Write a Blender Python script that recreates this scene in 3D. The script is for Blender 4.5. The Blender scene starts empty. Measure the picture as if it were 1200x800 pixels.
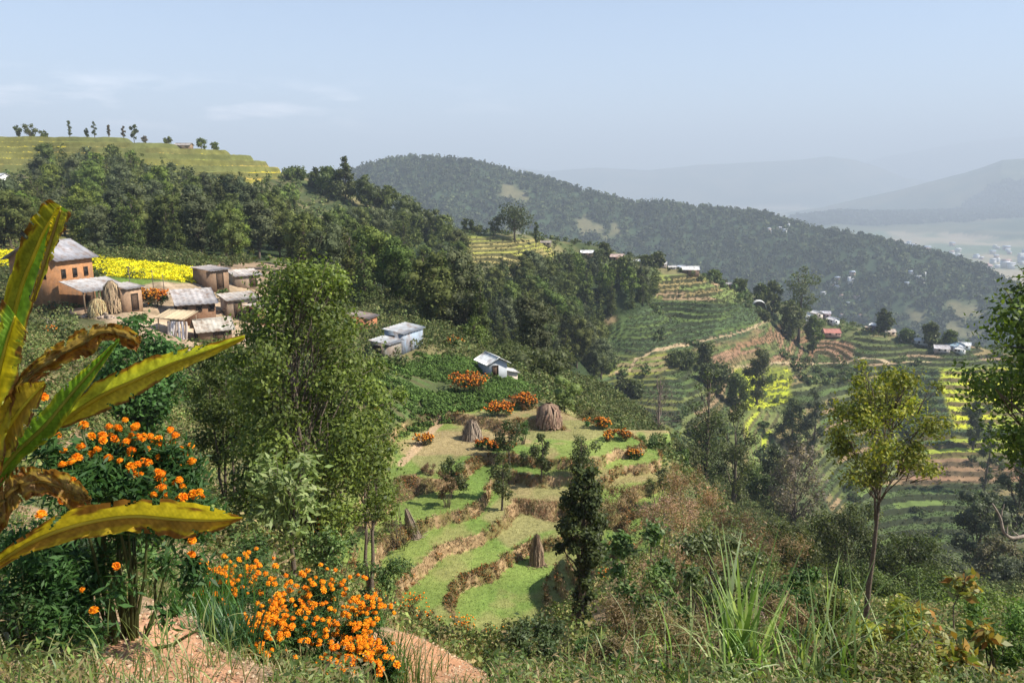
import bpy, math, random
import numpy as np
from mathutils import Vector, Matrix

# ------------------------------------------------------------------ camera, light, sky, exposure
SC = bpy.context.scene
COL = SC.collection
F_PX = 924.0                      # focal length of the photograph in its own pixels (1200 wide)
PITCH = math.radians(11.3)
cam_data = bpy.data.cameras.new('camera')
cam_data.sensor_width = 36.0
cam_data.lens = 36.0 * F_PX / 1200.0
cam_data.clip_start = 0.05
cam_data.clip_end = 60000.0
cam = bpy.data.objects.new('camera', cam_data)
COL.objects.link(cam)
cam.location = (0, 0, 0)
cam.rotation_euler = (math.radians(90) - PITCH, 0, 0)
SC.camera = cam

SUN_EL = math.radians(47)
SUN_DIR = Vector((math.cos(SUN_EL) * 0.985, -math.cos(SUN_EL) * 0.17, math.sin(SUN_EL))).normalized()
sd = bpy.data.lights.new('sun', 'SUN')
sd.energy = 5.0
sd.angle = math.radians(0.53)
sd.color = (1.0, 0.94, 0.82)
sun = bpy.data.objects.new('sun', sd)
COL.objects.link(sun)
sun.rotation_euler = SUN_DIR.to_track_quat('Z', 'Y').to_euler()

world = bpy.data.worlds.new('World')
SC.world = world
world.use_nodes = True
wn, wl = world.node_tree.nodes, world.node_tree.links
wn.clear()
wo = wn.new('ShaderNodeOutputWorld')
bg = wn.new('ShaderNodeBackground')
sky = wn.new('ShaderNodeTexSky')
sky.sky_type = 'NISHITA'
sky.sun_disc = False
sky.sun_elevation = SUN_EL
sky.sun_rotation = math.atan2(SUN_DIR.x, SUN_DIR.y)
sky.altitude = 1400
sky.air_density = 1.0
sky.dust_density = 1.0
sky.ozone_density = 2.0
bg.inputs['Strength'].default_value = 0.093
# thin fair-weather clouds low over the left horizon
tc = wn.new('ShaderNodeTexCoord')
sep = wn.new('ShaderNodeSeparateXYZ'); wl.new(tc.outputs['Generated'], sep.inputs[0])
mp = wn.new('ShaderNodeMapping'); mp.inputs['Scale'].default_value = (5.5, 5.5, 26.0); mp.inputs['Location'].default_value = (0.35, 0.2, 0.4)
wl.new(tc.outputs['Generated'], mp.inputs[0])
nz = wn.new('ShaderNodeTexNoise'); nz.inputs['Scale'].default_value = 1.6; nz.inputs['Detail'].default_value = 7; nz.inputs['Roughness'].default_value = 0.58
wl.new(mp.outputs[0], nz.inputs['Vector'])
cr = wn.new('ShaderNodeValToRGB')
cr.color_ramp.elements[0].position = 0.50; cr.color_ramp.elements[0].color = (0, 0, 0, 1)
cr.color_ramp.elements[1].position = 0.74; cr.color_ramp.elements[1].color = (1, 1, 1, 1)
wl.new(nz.outputs['Fac'], cr.inputs[0])
band = wn.new('ShaderNodeValToRGB')
be = band.color_ramp.elements
be[0].position = 0.045; be[0].color = (0, 0, 0, 1)
be[1].position = 0.125; be[1].color = (0, 0, 0, 1)
e = be.new(0.068); e.color = (1, 1, 1, 1)
e = be.new(0.09); e.color = (1, 1, 1, 1)
wl.new(sep.outputs['Z'], band.inputs[0])
mul = wn.new('ShaderNodeMath'); mul.operation = 'MULTIPLY'
wl.new(cr.outputs[0], mul.inputs[0]); wl.new(band.outputs[0], mul.inputs[1])
side = wn.new('ShaderNodeMapRange'); side.inputs[1].default_value = 0.05; side.inputs[2].default_value = -0.35
wl.new(sep.outputs['X'], side.inputs[0])
mul2 = wn.new('ShaderNodeMath'); mul2.operation = 'MULTIPLY'
wl.new(mul.outputs[0], mul2.inputs[0]); wl.new(side.outputs[0], mul2.inputs[1])
mixc = wn.new('ShaderNodeMixRGB'); mixc.inputs[2].default_value = (17, 16, 16, 1)
wl.new(mul2.outputs[0], mixc.inputs[0]); wl.new(sky.outputs[0], mixc.inputs[1])
wl.new(mixc.outputs[0], bg.inputs['Color']); wl.new(bg.outputs[0], wo.inputs['Surface'])

SC.view_settings.view_transform = 'Standard'
SC.view_settings.look = 'None'
SC.view_settings.exposure = 1.06
SC.view_settings.gamma = 1.0
SC.view_settings.use_curve_mapping = False
SC.cycles.max_bounces = 5
SC.cycles.diffuse_bounces = 2
SC.cycles.glossy_bounces = 2
SC.cycles.transmission_bounces = 3
SC.cycles.volume_bounces = 0
SC.cycles.use_denoising = True
SC.cycles.denoising_prefilter = 'ACCURATE'
SC.cycles.sample_clamp_indirect = 4.0

HAZE_DENSITY = 0.00021
HAZE_COLOR = (0.74, 0.85, 1.0)

# ------------------------------------------------------------------ helpers
R = random.Random(11)
RNG = np.random.default_rng(11)

def tag(o, label=None, cat=None, group=None, kind=None):
    if label: o['label'] = label
    if cat: o['category'] = cat
    if group: o['group'] = group
    if kind: o['kind'] = kind
    return o

def link(name, mesh, parent=None, loc=None):
    o = bpy.data.objects.new(name, mesh)
    COL.objects.link(o)
    if parent is not None: o.parent = parent
    if loc is not None: o.location = loc
    return o

def empty(name, loc=(0, 0, 0), rz=0.0, scale=1.0):
    o = bpy.data.objects.new(name, None)
    COL.objects.link(o)
    o.location = loc
    o.rotation_euler = (0, 0, rz)
    o.scale = (scale, scale, scale)
    o.empty_display_size = 0.3
    return o

def mesh_np(name, V, Fc, mat, col=None, smooth=False):
    """V (N,3); Fc list of (M,k) int arrays; col (N,3) base colours."""
    V = np.asarray(V, np.float32)
    if not isinstance(Fc, (list, tuple)): Fc = [Fc]
    Fc = [np.asarray(f, np.int32) for f in Fc if len(f)]
    me = bpy.data.meshes.new(name)
    me.vertices.add(len(V)); me.vertices.foreach_set('co', V.ravel())
    nl = sum(f.size for f in Fc); npoly = sum(len(f) for f in Fc)
    me.loops.add(nl); me.loops.foreach_set('vertex_index', np.concatenate([f.ravel() for f in Fc]))
    me.polygons.add(npoly)
    tot = np.concatenate([np.full(len(f), f.shape[1], np.int32) for f in Fc])
    st = np.concatenate([[0], np.cumsum(tot)[:-1]]).astype(np.int32)
    me.polygons.foreach_set('loop_start', st)
    if smooth: me.polygons.foreach_set('use_smooth', np.ones(npoly, bool))
    me.update(calc_edges=True)
    if col is not None:
        a = me.color_attributes.new('Col', 'FLOAT_COLOR', 'POINT')
        c = np.ones((len(V), 4), np.float32); c[:, :3] = col
        a.data.foreach_set('color', c.ravel())
    me.materials.append(mat)
    return me

class MB:
    """collects quads and triangles with a colour per vertex, then builds one mesh"""
    def __init__(s): s.V, s.Q, s.T, s.C, s.n = [], [], [], [], 0
    def add(s, V, Q=None, T=None, C=(0.5, 0.5, 0.5)):
        V = np.asarray(V, float).reshape(-1, 3)
        s.V.append(V)
        C = np.asarray(C, float)
        s.C.append(np.broadcast_to(C, (len(V), 3)) if C.ndim == 1 else C)
        if Q is not None and len(Q): s.Q.append(np.asarray(Q, int) + s.n)
        if T is not None and len(T): s.T.append(np.asarray(T, int) + s.n)
        s.n += len(V)
    def box(s, c, d, rz=0.0, C=(0.5,) * 3, top=None):
        """box centred at c with size d, turned about z; top=(sx,sy) scales the upper face"""
        hx, hy, hz = d[0] / 2, d[1] / 2, d[2] / 2
        tx, ty = top if top else (1, 1)
        P = np.array([[-hx, -hy, -hz], [hx, -hy, -hz], [hx, hy, -hz], [-hx, hy, -hz],
                      [-hx * tx, -hy * ty, hz], [hx * tx, -hy * ty, hz], [hx * tx, hy * ty, hz], [-hx * tx, hy * ty, hz]])
        cz, sz = math.cos(rz), math.sin(rz)
        P = P @ np.array([[cz, sz, 0], [-sz, cz, 0], [0, 0, 1]]) + np.asarray(c)
        s.add(P, Q=[[0, 3, 2, 1], [4, 5, 6, 7], [0, 1, 5, 4], [1, 2, 6, 5], [2, 3, 7, 6], [3, 0, 4, 7]], C=C)
    def tube(s, pts, rad, C=(0.3,) * 3, k=6, cap=True):
        pts = np.asarray(pts, float); n = len(pts)
        rad = np.broadcast_to(np.asarray(rad, float), (n,))
        tg = np.gradient(pts, axis=0)
        tg /= np.linalg.norm(tg, axis=1)[:, None] + 1e-9
        ref = np.array([0.31, 0.95, 0.05]) if abs(tg[:, 2]).mean() > 0.5 else np.array([0.05, 0.08, 1.0])
        a = np.cross(tg, ref); a /= np.linalg.norm(a, axis=1)[:, None] + 1e-9
        b = np.cross(tg, a)
        th = np.arange(k) / k * 2 * math.pi
        V = pts[:, None] + rad[:, None, None] * (np.cos(th)[None, :, None] * a[:, None] + np.sin(th)[None, :, None] * b[:, None])
        i = np.arange(n - 1)[:, None] * k; j = np.arange(k)[None]; j2 = (j + 1) % k
        Q = np.stack([i + j, i + j2, i + k + j2, i + k + j], -1).reshape(-1, 4)
        V = V.reshape(-1, 3); T = None
        if cap:
            V = np.vstack([V, pts[:1], pts[-1:]])
            jj = np.arange(k); T = np.vstack([np.stack([(jj + 1) % k, jj, np.full(k, n * k)], 1),
                                             np.stack([(n - 1) * k + jj, (n - 1) * k + (jj + 1) % k, np.full(k, n * k + 1)], 1)])
        C = np.asarray(C, float)
        s.add(V, Q=Q, T=T, C=C)
    def build(s, name, mat, parent=None, smooth=False, loc=None):
        V = np.vstack(s.V); C = np.vstack(s.C)
        fs = []
        if s.Q: fs.append(np.vstack(s.Q))
        if s.T: fs.append(np.vstack(s.T))
        return link(name, mesh_np(name, V, fs, mat, C, smooth), parent, loc)

def copy_thing(o, loc=None, rz=None, scale=None):
    c = o.copy(); COL.objects.link(c)
    for ch in o.children:
        d = ch.copy(); COL.objects.link(d); d.parent = c
        for g in ch.children:
            e = g.copy(); COL.objects.link(e); e.parent = d
    if loc is not None: c.location = loc
    if rz is not None: c.rotation_euler = (0, 0, rz)
    if scale is not None: c.scale = scale if hasattr(scale, '__len__') else (scale,) * 3
    return c

def h2(ix, iy, seed):
    n = (ix.astype(np.int64) * 374761393 + iy.astype(np.int64) * 668265263 + seed * 974634777) & 0x7fffffff
    n = ((n ^ (n >> 13)) * 1274126177) & 0x7fffffff
    n = (n ^ (n >> 16)) & 0xffff
    return n / 65535.0
def vnoise(x, y, seed=0):
    xi = np.floor(x); yi = np.floor(y); fx = x - xi; fy = y - yi
    fx = fx * fx * (3 - 2 * fx); fy = fy * fy * (3 - 2 * fy)
    a = h2(xi, yi, seed); b = h2(xi + 1, yi, seed); c = h2(xi, yi + 1, seed); d = h2(xi + 1, yi + 1, seed)
    return (a * (1 - fx) + b * fx) * (1 - fy) + (c * (1 - fx) + d * fx) * fy
def fbm(x, y, o=4, seed=0):
    s = 0; amp = 0.5; t = 0
    for k in range(o):
        s = s + amp * vnoise(x * 2 ** k + 17.3 * k, y * 2 ** k - 9.1 * k, seed + k); t += amp; amp *= 0.5
    return s / t          # 0..1
def sstep(a, b, x):
    t = np.clip((x - a) / (b - a), 0, 1); return t * t * (3 - 2 * t)

# ------------------------------------------------------------------ materials
def mat_new(name):
    m = bpy.data.materials.new(name); m.use_nodes = True
    m.node_tree.nodes.clear()
    return m, m.node_tree.nodes, m.node_tree.links
def col_chain(n, l, scale, lo, hi, rand=0.0, detail=5, coord='Object', hue=0.0):
    """vertex colour x noise (x a little random value per object)"""
    at = n.new('ShaderNodeAttribute'); at.attribute_name = 'Col'
    tcd = n.new('ShaderNodeTexCoord')
    no = n.new('ShaderNodeTexNoise'); no.inputs['Scale'].default_value = scale; no.inputs['Detail'].default_value = detail
    no.inputs['Roughness'].default_value = 0.65
    l.new(tcd.outputs[coord], no.inputs['Vector'])
    mr = n.new('ShaderNodeMapRange'); mr.inputs[1].default_value = 0.3; mr.inputs[2].default_value = 0.7
    mr.inputs[3].default_value = lo; mr.inputs[4].default_value = hi
    l.new(no.outputs['Fac'], mr.inputs[0])
    val = mr.outputs[0]
    if rand:
        oi = n.new('ShaderNodeObjectInfo')
        m2 = n.new('ShaderNodeMapRange'); m2.inputs[3].default_value = 1 - rand; m2.inputs[4].default_value = 1 + rand
        l.new(oi.outputs['Random'], m2.inputs[0])
        mm = n.new('ShaderNodeMath'); mm.operation = 'MULTIPLY'
        l.new(val, mm.inputs[0]); l.new(m2.outputs[0], mm.inputs[1]); val = mm.outputs[0]
    hs = n.new('ShaderNodeHueSaturation')
    l.new(at.outputs['Color'], hs.inputs['Color']); l.new(val, hs.inputs['Value'])
    if hue:
        oi2 = n.new('ShaderNodeObjectInfo')
        wnz = n.new('ShaderNodeTexWhiteNoise'); wnz.noise_dimensions = '1D'
        l.new(oi2.outputs['Random'], wnz.inputs['W'])
        m3 = n.new('ShaderNodeMapRange'); m3.inputs[3].default_value = 0.5 - hue; m3.inputs[4].default_value = 0.5 + hue
        l.new(wnz.outputs['Value'], m3.inputs[0]); l.new(m3.outputs[0], hs.inputs['Hue'])
    return hs.outputs['Color'], no
def surf_mat(name, scale=8, lo=0.75, hi=1.25, rough=0.85, bump=0.0, rand=0.0, spec=0.25, metal=0.0, detail=5, stain=None):
    m, n, l = mat_new(name)
    c, no = col_chain(n, l, scale, lo, hi, rand, detail)
    if stain:      # patches of rust or damp with a shape of their own
        n2 = n.new('ShaderNodeTexNoise'); n2.inputs['Scale'].default_value = stain[1]; n2.inputs['Detail'].default_value = 6; n2.inputs['Roughness'].default_value = .7
        tq = n.new('ShaderNodeTexCoord'); mq = n.new('ShaderNodeMapping'); mq.inputs['Scale'].default_value = (1, 1, .35); l.new(tq.outputs['Object'], mq.inputs[0]); l.new(mq.outputs[0], n2.inputs['Vector'])
        rq = n.new('ShaderNodeValToRGB'); rq.color_ramp.elements[0].position = .48; rq.color_ramp.elements[1].position = .66
        rq.color_ramp.elements[1].color = (stain[2],) * 3 + (1,); l.new(n2.outputs['Fac'], rq.inputs[0])
        xq = n.new('ShaderNodeMixRGB'); l.new(rq.outputs[0], xq.inputs[0]); l.new(c, xq.inputs[1]); xq.inputs[2].default_value = (*stain[0], 1); c = xq.outputs[0]
    b = n.new('ShaderNodeBsdfPrincipled'); b.inputs['Roughness'].default_value = rough
    b.inputs['Specular IOR Level'].default_value = spec; b.inputs['Metallic'].default_value = metal
    l.new(c, b.inputs['Base Color'])
    if bump:
        bp = n.new('ShaderNodeBump'); bp.inputs['Strength'].default_value = bump; bp.inputs['Distance'].default_value = 0.05
        l.new(no.outputs['Fac'], bp.inputs['Height']); l.new(bp.outputs[0], b.inputs['Normal'])
    o = n.new('ShaderNodeOutputMaterial'); l.new(b.outputs[0], o.inputs[0])
    return m
def leaf_mat(name, scale=3.0, lo=0.7, hi=1.3, rand=0.12, trans=0.35, rough=0.55, spec=0.3, hue=0.012):
    m, n, l = mat_new(name)
    c, no = col_chain(n, l, scale, lo, hi, rand, 3, hue=hue)
    b = n.new('ShaderNodeBsdfPrincipled'); b.inputs['Roughness'].default_value = rough
    b.inputs['Specular IOR Level'].default_value = spec
    l.new(c, b.inputs['Base Color'])
    t = n.new('ShaderNodeBsdfTranslucent')
    g = n.new('ShaderNodeMixRGB'); g.blend_type = 'MULTIPLY'; g.inputs[0].default_value = 1.0
    g.inputs[2].default_value = (1.25, 1.35, 0.6, 1); l.new(c, g.inputs[1]); l.new(g.outputs[0], t.inputs['Color'])
    mx = n.new('ShaderNodeMixShader'); mx.inputs[0].default_value = trans
    l.new(b.outputs[0], mx.inputs[1]); l.new(t.outputs[0], mx.inputs[2])
    o = n.new('ShaderNodeOutputMaterial'); l.new(mx.outputs[0], o.inputs[0])
    return m
M_LEAF = leaf_mat('foliage')
M_FARLEAF = leaf_mat('far_foliage', scale=0.5, lo=.6, hi=1.45, trans=0.2, rough=0.7, spec=0.15, rand=0.25, hue=0.02)
M_BLADE = leaf_mat('grass_blades', scale=2, trans=0.4, rough=0.45, spec=0.4)
M_BANANA = leaf_mat('banana_leaf', scale=22, lo=0.62, hi=1.25, trans=0.4, rough=0.65, spec=0.2, rand=0, hue=0)
M_PETAL = leaf_mat('marigold_petals', scale=30, lo=0.8, hi=1.15, trans=0.22, rough=0.7, spec=0.15, hue=0.008, rand=0.1)
M_BARK = surf_mat('bark', scale=14, lo=0.55, hi=1.4, rough=0.9, bump=0.5)
M_MUD = surf_mat('mud_wall', scale=2.5, lo=0.72, hi=1.2, rough=0.95, bump=0.3, stain=((.22, .15, .10), 1.1, .7))
M_TIN = surf_mat('weathered_tin', scale=1.5, lo=0.7, hi=1.15, rough=0.6, spec=0.35, stain=((.19, .12, .08), 1.3, .8))
M_WOOD = surf_mat('old_wood', scale=9, lo=0.6, hi=1.3, rough=0.85, bump=0.3)
M_PAINT = surf_mat('plaster', scale=0.8, lo=0.85, hi=1.08, rough=0.8)
M_STRAW = surf_mat('dry_straw', scale=25, lo=0.55, hi=1.35, rough=0.9, bump=0.6)
M_STONE = surf_mat('stone', scale=5, lo=0.6, hi=1.25, rough=0.9, bump=0.5)
# ------------------------------------------------------------------ terrain
CT, ST = math.cos(PITCH), math.sin(PITCH)
def ray(u, v):
    """world ray through photo pixel (u,v), as x and z per metre of depth y"""
    p = (u - 600.0) / F_PX; q = (400.0 - v) / F_PX
    y = CT + q * ST
    return p / y, (-ST + q * CT) / y
def proj(x, y, z):
    f = y * CT - z * ST
    up = y * ST + z * CT
    f = np.maximum(f, 1e-3)
    return 600 + F_PX * x / f, 400 - F_PX * up / f

Y0 = 8.0          # the polar sheet fans out from a point behind the viewer
ctl = []
def c(u, v, Y=None, z=None):
    a, s = ray(u, v)
    if Y is None: Y = z / s
    ctl.append((a * Y, Y, s * Y))
def cw(x, y, z): ctl.append((x, y, z))
# around the viewer
for p in [(0, 0, -1.65), (-3, 0, -1.5), (3, 0, -1.8), (0, -6, -1.2), (-10, -5, -1), (10, -5, -2), (0, 2, -1.9), (-2, 2, -1.8), (2.5, 2.5, -2.3), (-12, 3, -1.6), (12, 3, -3), (-30, 5, -3), (30, 5, -9)]: cw(*p)
for p in [(100, 780, 4.2), (-100, 760, 4.5), (200, 718, 6.3), (200, 790, 4.5), (330, 795, 7), (450, 772, 9), (560, 785, 11), (640, 800, 14), (850, 800, 6.2), (1000, 800, 7.5), (1150, 800, 8.5), (1350, 800, 8.5),
          (850, 765, 12), (1010, 762, 21), (1200, 765, 20), (720, 770, 17), (740, 710, 24), (1400, 760, 20), (100, 640, 11), (-100, 560, 14), (140, 520, 24), (-150, 470, 28),
          (350, 655, 22), (260, 625, 25), (440, 742, 22), (500, 752, 11), (500, 741, 28), (590, 778, 31), (620, 770, 32), (540, 790, 18),
          (200, 490, 48), (200, 430, 58), (100, 430, 38), (50, 405, 50), (-100, 400, 55), (300, 470, 50), (240, 395, 70), (300, 385, 76), (85, 372, 70), (0, 375, 72), (-150, 360, 75), (150, 375, 68),
          (340, 440, 62), (380, 500, 50), (390, 560, 43)]: c(*p)
# house terrace and the yellow field above it
for p in [(130, 330, 84), (220, 333, 84), (130, 306, 98), (220, 318, 92), (40, 300, 105), (-100, 300, 105), (-100, 330, 88), (320, 330, 100), (280, 345, 88), (400, 350, 100),
          (420, 388, 84), (467, 418, 72), (500, 400, 78), (540, 408, 84), (580, 438, 74), (560, 420, 82), (520, 440, 70), (460, 460, 62), (420, 480, 58)]: c(*p)
# grass terraces: risers by their height, flats by theirs
GZ, GS = -22.0, 0.75
def lvl(pts, z):
    for u, v in pts: c(u, v, z=z)
lvl([(534, 703), (540, 688), (563, 675), (589, 662), (612, 646), (660, 664), (700, 656)], GZ + GS * .9)
lvl([(600, 690), (560, 705), (640, 680), (570, 735), (640, 730)], GZ + .3 * GS)
lvl([(466, 688), (495, 662), (517, 645), (550, 630), (576, 618), (600, 600), (640, 600), (700, 606), (745, 606)], GZ + GS * 1.9)
lvl([(515, 680), (560, 650), (600, 628)], GZ + 1.35 * GS)
lvl([(436, 672), (447, 642), (472, 622), (498, 614), (524, 604), (551, 597)], GZ + GS * 2.9)
lvl([(480, 655), (520, 620), (565, 608)], GZ + 2.4 * GS)
lvl([(600, 560), (660, 560), (720, 552), (765, 548)], GZ + GS * 2.75)
lvl([(455, 590), (480, 577), (508, 565), (545, 556)], GZ + GS * 3.9)
lvl([(644, 542), (680, 542), (712, 539), (745, 527), (590, 535)], GZ + GS * 3.9)
lvl([(430, 640), (500, 592), (520, 585)], GZ + 3.4 * GS)
lvl([(410, 610), (440, 560), (560, 520), (640, 515), (720, 508)], GZ + 4.4 * GS)
lvl([(450, 520), (480, 490), (560, 490), (640, 490)], GZ + 5.0 * GS)
lvl([(780, 545), (760, 520)], GZ + 2.6 * GS)
# beyond the knoll: the ravine
for p in [(660, 640, 41), (730, 650, 36), (700, 690, 30), (780, 600, 42), (840, 640, 66), (820, 575, 85), (900, 700, 45), (1100, 715, 48), (1350, 700, 50), (950, 680, 80), (1000, 668, 110), (900, 592, 130), (1150, 680, 110), (1350, 640, 120),
          (690, 470, 90), (740, 480, 110), (770, 505, 120), (825, 575, 110), (660, 450, 120), (600, 455, 120), (560, 400, 118), (760, 525, 165), (830, 565, 150), (640, 440, 180), (700, 500, 165)]: c(*p)
# the terraced hollow on the right
for u_ in (1000, 1080, 1180, 1330):
    for v_ in (422, 450, 475, 500, 530, 560, 600, 650):
        s_ = ray(u_, v_)[1]; c(u_, v_, 139.8 / (.2 - s_) - (1000 - min(u_, 1080)) * .06)
for p in [(940, 520, 246), (880, 500, 240), (880, 470, 262), (940, 470, 282), (940, 425, 322), (880, 430, 296), (880, 540, 205), (940, 560, 222), (760, 470, 232), (700, 470, 225), (700, 440, 238), (760, 440, 245), (820, 450, 245), (800, 425, 262),
          (720, 420, 258), (800, 400, 275), (880, 400, 300), (700, 395, 270), (850, 380, 296), (780, 370, 300), (850, 350, 318), (780, 345, 318), (700, 360, 305), (905, 385, 330), (950, 400, 360)]: c(*p)
# the long spur: crest from the left hilltop down to the right
CREST = [(-250, 160, 330), (-100, 158, 335), (0, 160, 340), (50, 160, 345), (100, 161, 345), (150, 165, 345), (200, 171, 345), (250, 176, 342), (300, 184, 335), (335, 200, 320), (370, 212, 315), (400, 222, 310), (440, 242, 305), (480, 258, 300),
         (520, 270, 300), (560, 275, 300), (600, 277, 305), (640, 283, 315), (690, 293, 330), (740, 303, 340), (780, 313, 345), (815, 320, 345), (850, 332, 350), (890, 350, 362), (930, 363, 374), (965, 372, 380), (1010, 386, 372), (1060, 397, 356), (1120, 407, 344), (1200, 412, 338), (1350, 418, 333)]
for p in CREST: c(*p)
for u, v, Y in CREST[::2]:
    a, s = ray(u, v)
    cw(a * (Y + 45), Y + 45, s * Y - 16)
    cw(a * (Y + 160), Y + 160, s * Y - 90 if u < 600 else s * Y - 75)
    cw(a * 700, 700, -190)
for p in [(100, 285, 150), (0, 285, 150), (-200, 285, 150), (200, 297, 145), (300, 300, 150), (400, 315, 160), (470, 350, 140), (100, 245, 200), (-100, 240, 205), (200, 240, 205), (300, 255, 200), (400, 290, 205), (450, 330, 185), (500, 365, 170),
          (200, 205, 265), (100, 200, 265), (0, 192, 272), (-150, 190, 275), (300, 212, 275), (50, 180, 300), (250, 190, 300), (380, 268, 235), (350, 272, 228), (430, 275, 240), (330, 230, 275), (350, 248, 255), (420, 258, 265),
          (600, 415, 170), (560, 310, 265), (640, 310, 270), (600, 295, 285), (640, 350, 240), (560, 350, 215), (720, 330, 285), (680, 420, 215)]: c(*p)
for x in (-900, -300, 300, 900, 1700):
    cw(x, 1200, -260)
for x in (-2500, -800, 800, 2500): cw(x, 2500, -300)
for x in (-6000, 0, 6000): cw(x, 6000, -300); cw(x * 3, 17000, -300)

CTL = np.array(ctl)
def warp(x, y):
    r = y + Y0
    return np.stack([2.6 * x / r, 2.0 * np.log(r)], -1)
P_ = warp(CTL[:, 0], CTL[:, 1]); W_ = CTL[:, 2] / (CTL[:, 1] + Y0)
CC = 0.10
def kern(d2): return -np.sqrt(d2 + CC * CC)
D2 = ((P_[:, None] - P_[None]) ** 2).sum(-1)
n_ = len(P_)
A_ = np.zeros((n_ + 3, n_ + 3)); A_[:n_, :n_] = kern(D2) + 1.5e-3 * np.eye(n_)
A_[:n_, n_] = 1; A_[:n_, n_ + 1:] = P_; A_[n_, :n_] = 1; A_[n_ + 1:, :n_] = P_.T
sol = np.linalg.solve(A_, np.concatenate([W_, np.zeros(3)]))
def smooth_z(x, y):
    p = warp(x, y).astype(np.float32)
    sh = x.shape; p = p.reshape(-1, 2); out = np.empty(len(p), np.float32)
    P32 = P_.astype(np.float32); w = sol[:n_].astype(np.float32)
    for i in range(0, len(p), 40000):
        q = p[i:i + 40000]
        d2 = (q ** 2).sum(1)[:, None] + (P32 ** 2).sum(1)[None] - 2 * q @ P32.T
        out[i:i + 40000] = kern(np.maximum(d2, 0)) @ w
    out = out + sol[n_] + p @ sol[n_ + 1:]
    return out.reshape(sh) * (y + Y0)

# grid
def seg(a, b, d): return np.arange(a, b, d)
ys = np.concatenate([seg(-6.5, 1, .35), seg(1, 12, .12), seg(12, 30, .2), seg(30, 66, .13), seg(66, 112, .3), seg(112, 190, .9), seg(190, 360, .62), seg(360, 480, 2.0),
                     np.exp(np.arange(math.log(480), math.log(19000), .012))])
av = np.concatenate([-np.linspace(1.35, .80, 24)[:-1], np.linspace(-.80, .80, 800), np.linspace(.80, 1.35, 24)[1:]])
AG, YG = np.meshgrid(av, ys)
XG = AG * (YG + Y0)
ZS = smooth_z(XG, YG)
UG, VG = proj(XG, YG, ZS)

def interp_ridge(pts, a):
    """pts: (u, v, Y) of a skyline; returns crest height, crest distance and how far inside its extent"""
    A, Yr, Zr = [], [], []
    for u, v, Y in pts:
        aa, s = ray(u, v); A.append(aa); Yr.append(Y); Zr.append(s * Y)
    return np.interp(a, A, Zr), np.interp(a, A, Yr)
def hill(pts, slope_f, slope_b, rough, sc, seed, round_=60.0):
    a = XG / np.maximum(YG, 1.0)
    zr, yr = interp_ridge(pts, a)
    d = YG - yr
    nz = fbm(XG / sc, YG / sc, 6, seed) - .5
    ridg = np.abs(fbm(XG / (sc * .8), YG / (sc * 1.6), 5, seed + 9) - .5) * 2
    dd = np.where(d < 0, -d * slope_f, d * slope_b)
    dd = np.sqrt(dd ** 2 + round_ ** 2) - round_
    z = zr - dd + rough * nz * np.minimum(1, .25 + dd / (rough * 2)) - rough * .7 * ridg * np.minimum(1, dd / rough)
    return np.where(YG > 400, z, -1e4)
BLUE = [(-300, 235, 2000), (200, 225, 1950), (330, 215, 1900), (400, 203, 1850), (430, 194, 1800), (470, 188, 1800), (510, 187, 1780), (550, 192, 1780), (590, 202, 1760), (640, 214, 1750), (700, 229, 1720), (745, 240, 1720), (770, 238, 1720), (800, 242, 1700),
        (850, 247, 1680), (890, 254, 1650), (920, 262, 1600), (960, 272, 1560), (1000, 278, 1500), (1050, 290, 1450), (1100, 302, 1400), (1150, 318, 1350), (1200, 345, 1250), (1300, 390, 1100), (1500, 420, 1000)]
MIDH = [(400, 330, 5600), (700, 300, 5600), (900, 268, 5600), (930, 256, 5600), (980, 250, 5600), (1030, 250, 5700), (1080, 249, 5700), (1130, 248, 5700), (1200, 244, 5600), (1400, 240, 5500)]
HILL2 = [(500, 300, 8000), (850, 262, 8000), (900, 252, 7900), (960, 243, 7800), (1000, 234, 7600), (1060, 221, 7400), (1090, 213, 7300), (1130, 203, 7200), (1150, 197, 7100), (1175, 188, 7000), (1200, 186, 7000), (1300, 180, 6900), (1500, 190, 6800)]
FAR1 = [(-300, 215, 12500), (300, 212, 12500), (560, 198, 12500), (600, 196, 12500), (640, 201, 12500), (700, 196, 12500), (760, 199, 12400), (820, 193, 12400), (880, 190, 12300), (940, 187, 12300), (970, 183, 12300), (1000, 187, 12400), (1030, 196, 12400), (1060, 208, 12400), (1100, 214, 12400), (1500, 215, 12400)]
FAR2 = [(-300, 212, 17000), (700, 208, 17000), (900, 203, 17000), (1000, 194, 17000), (1040, 184, 17000), (1090, 175, 17000), (1140, 166, 17000), (1200, 160, 17000), (1300, 152, 17000), (1500, 160, 17000)]
Z = ZS.copy()
farm = YG > 400
zb = hill(BLUE, .42, .5, 120, 380, 3, 25)
isblue = (zb > Z) & farm
Z = np.maximum(Z, zb)
for pts, sf, sb, rg, sc_, sd_, rd in ((MIDH, .10, .3, 60, 700, 21, 30), (HILL2, .30, .3, 150, 1500, 33, 60), (FAR1, .30, .3, 220, 2200, 41, 60), (FAR2, .4, .3, 250, 2500, 55, 60)):
    Z = np.maximum(Z, hill(pts, sf, sb, rg, sc_, sd_, rd))
Z = np.maximum(Z, np.where(YG > 1500, -300 - 6 * fbm(XG / 400, YG / 400, 3, 5), -1e4))

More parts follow.
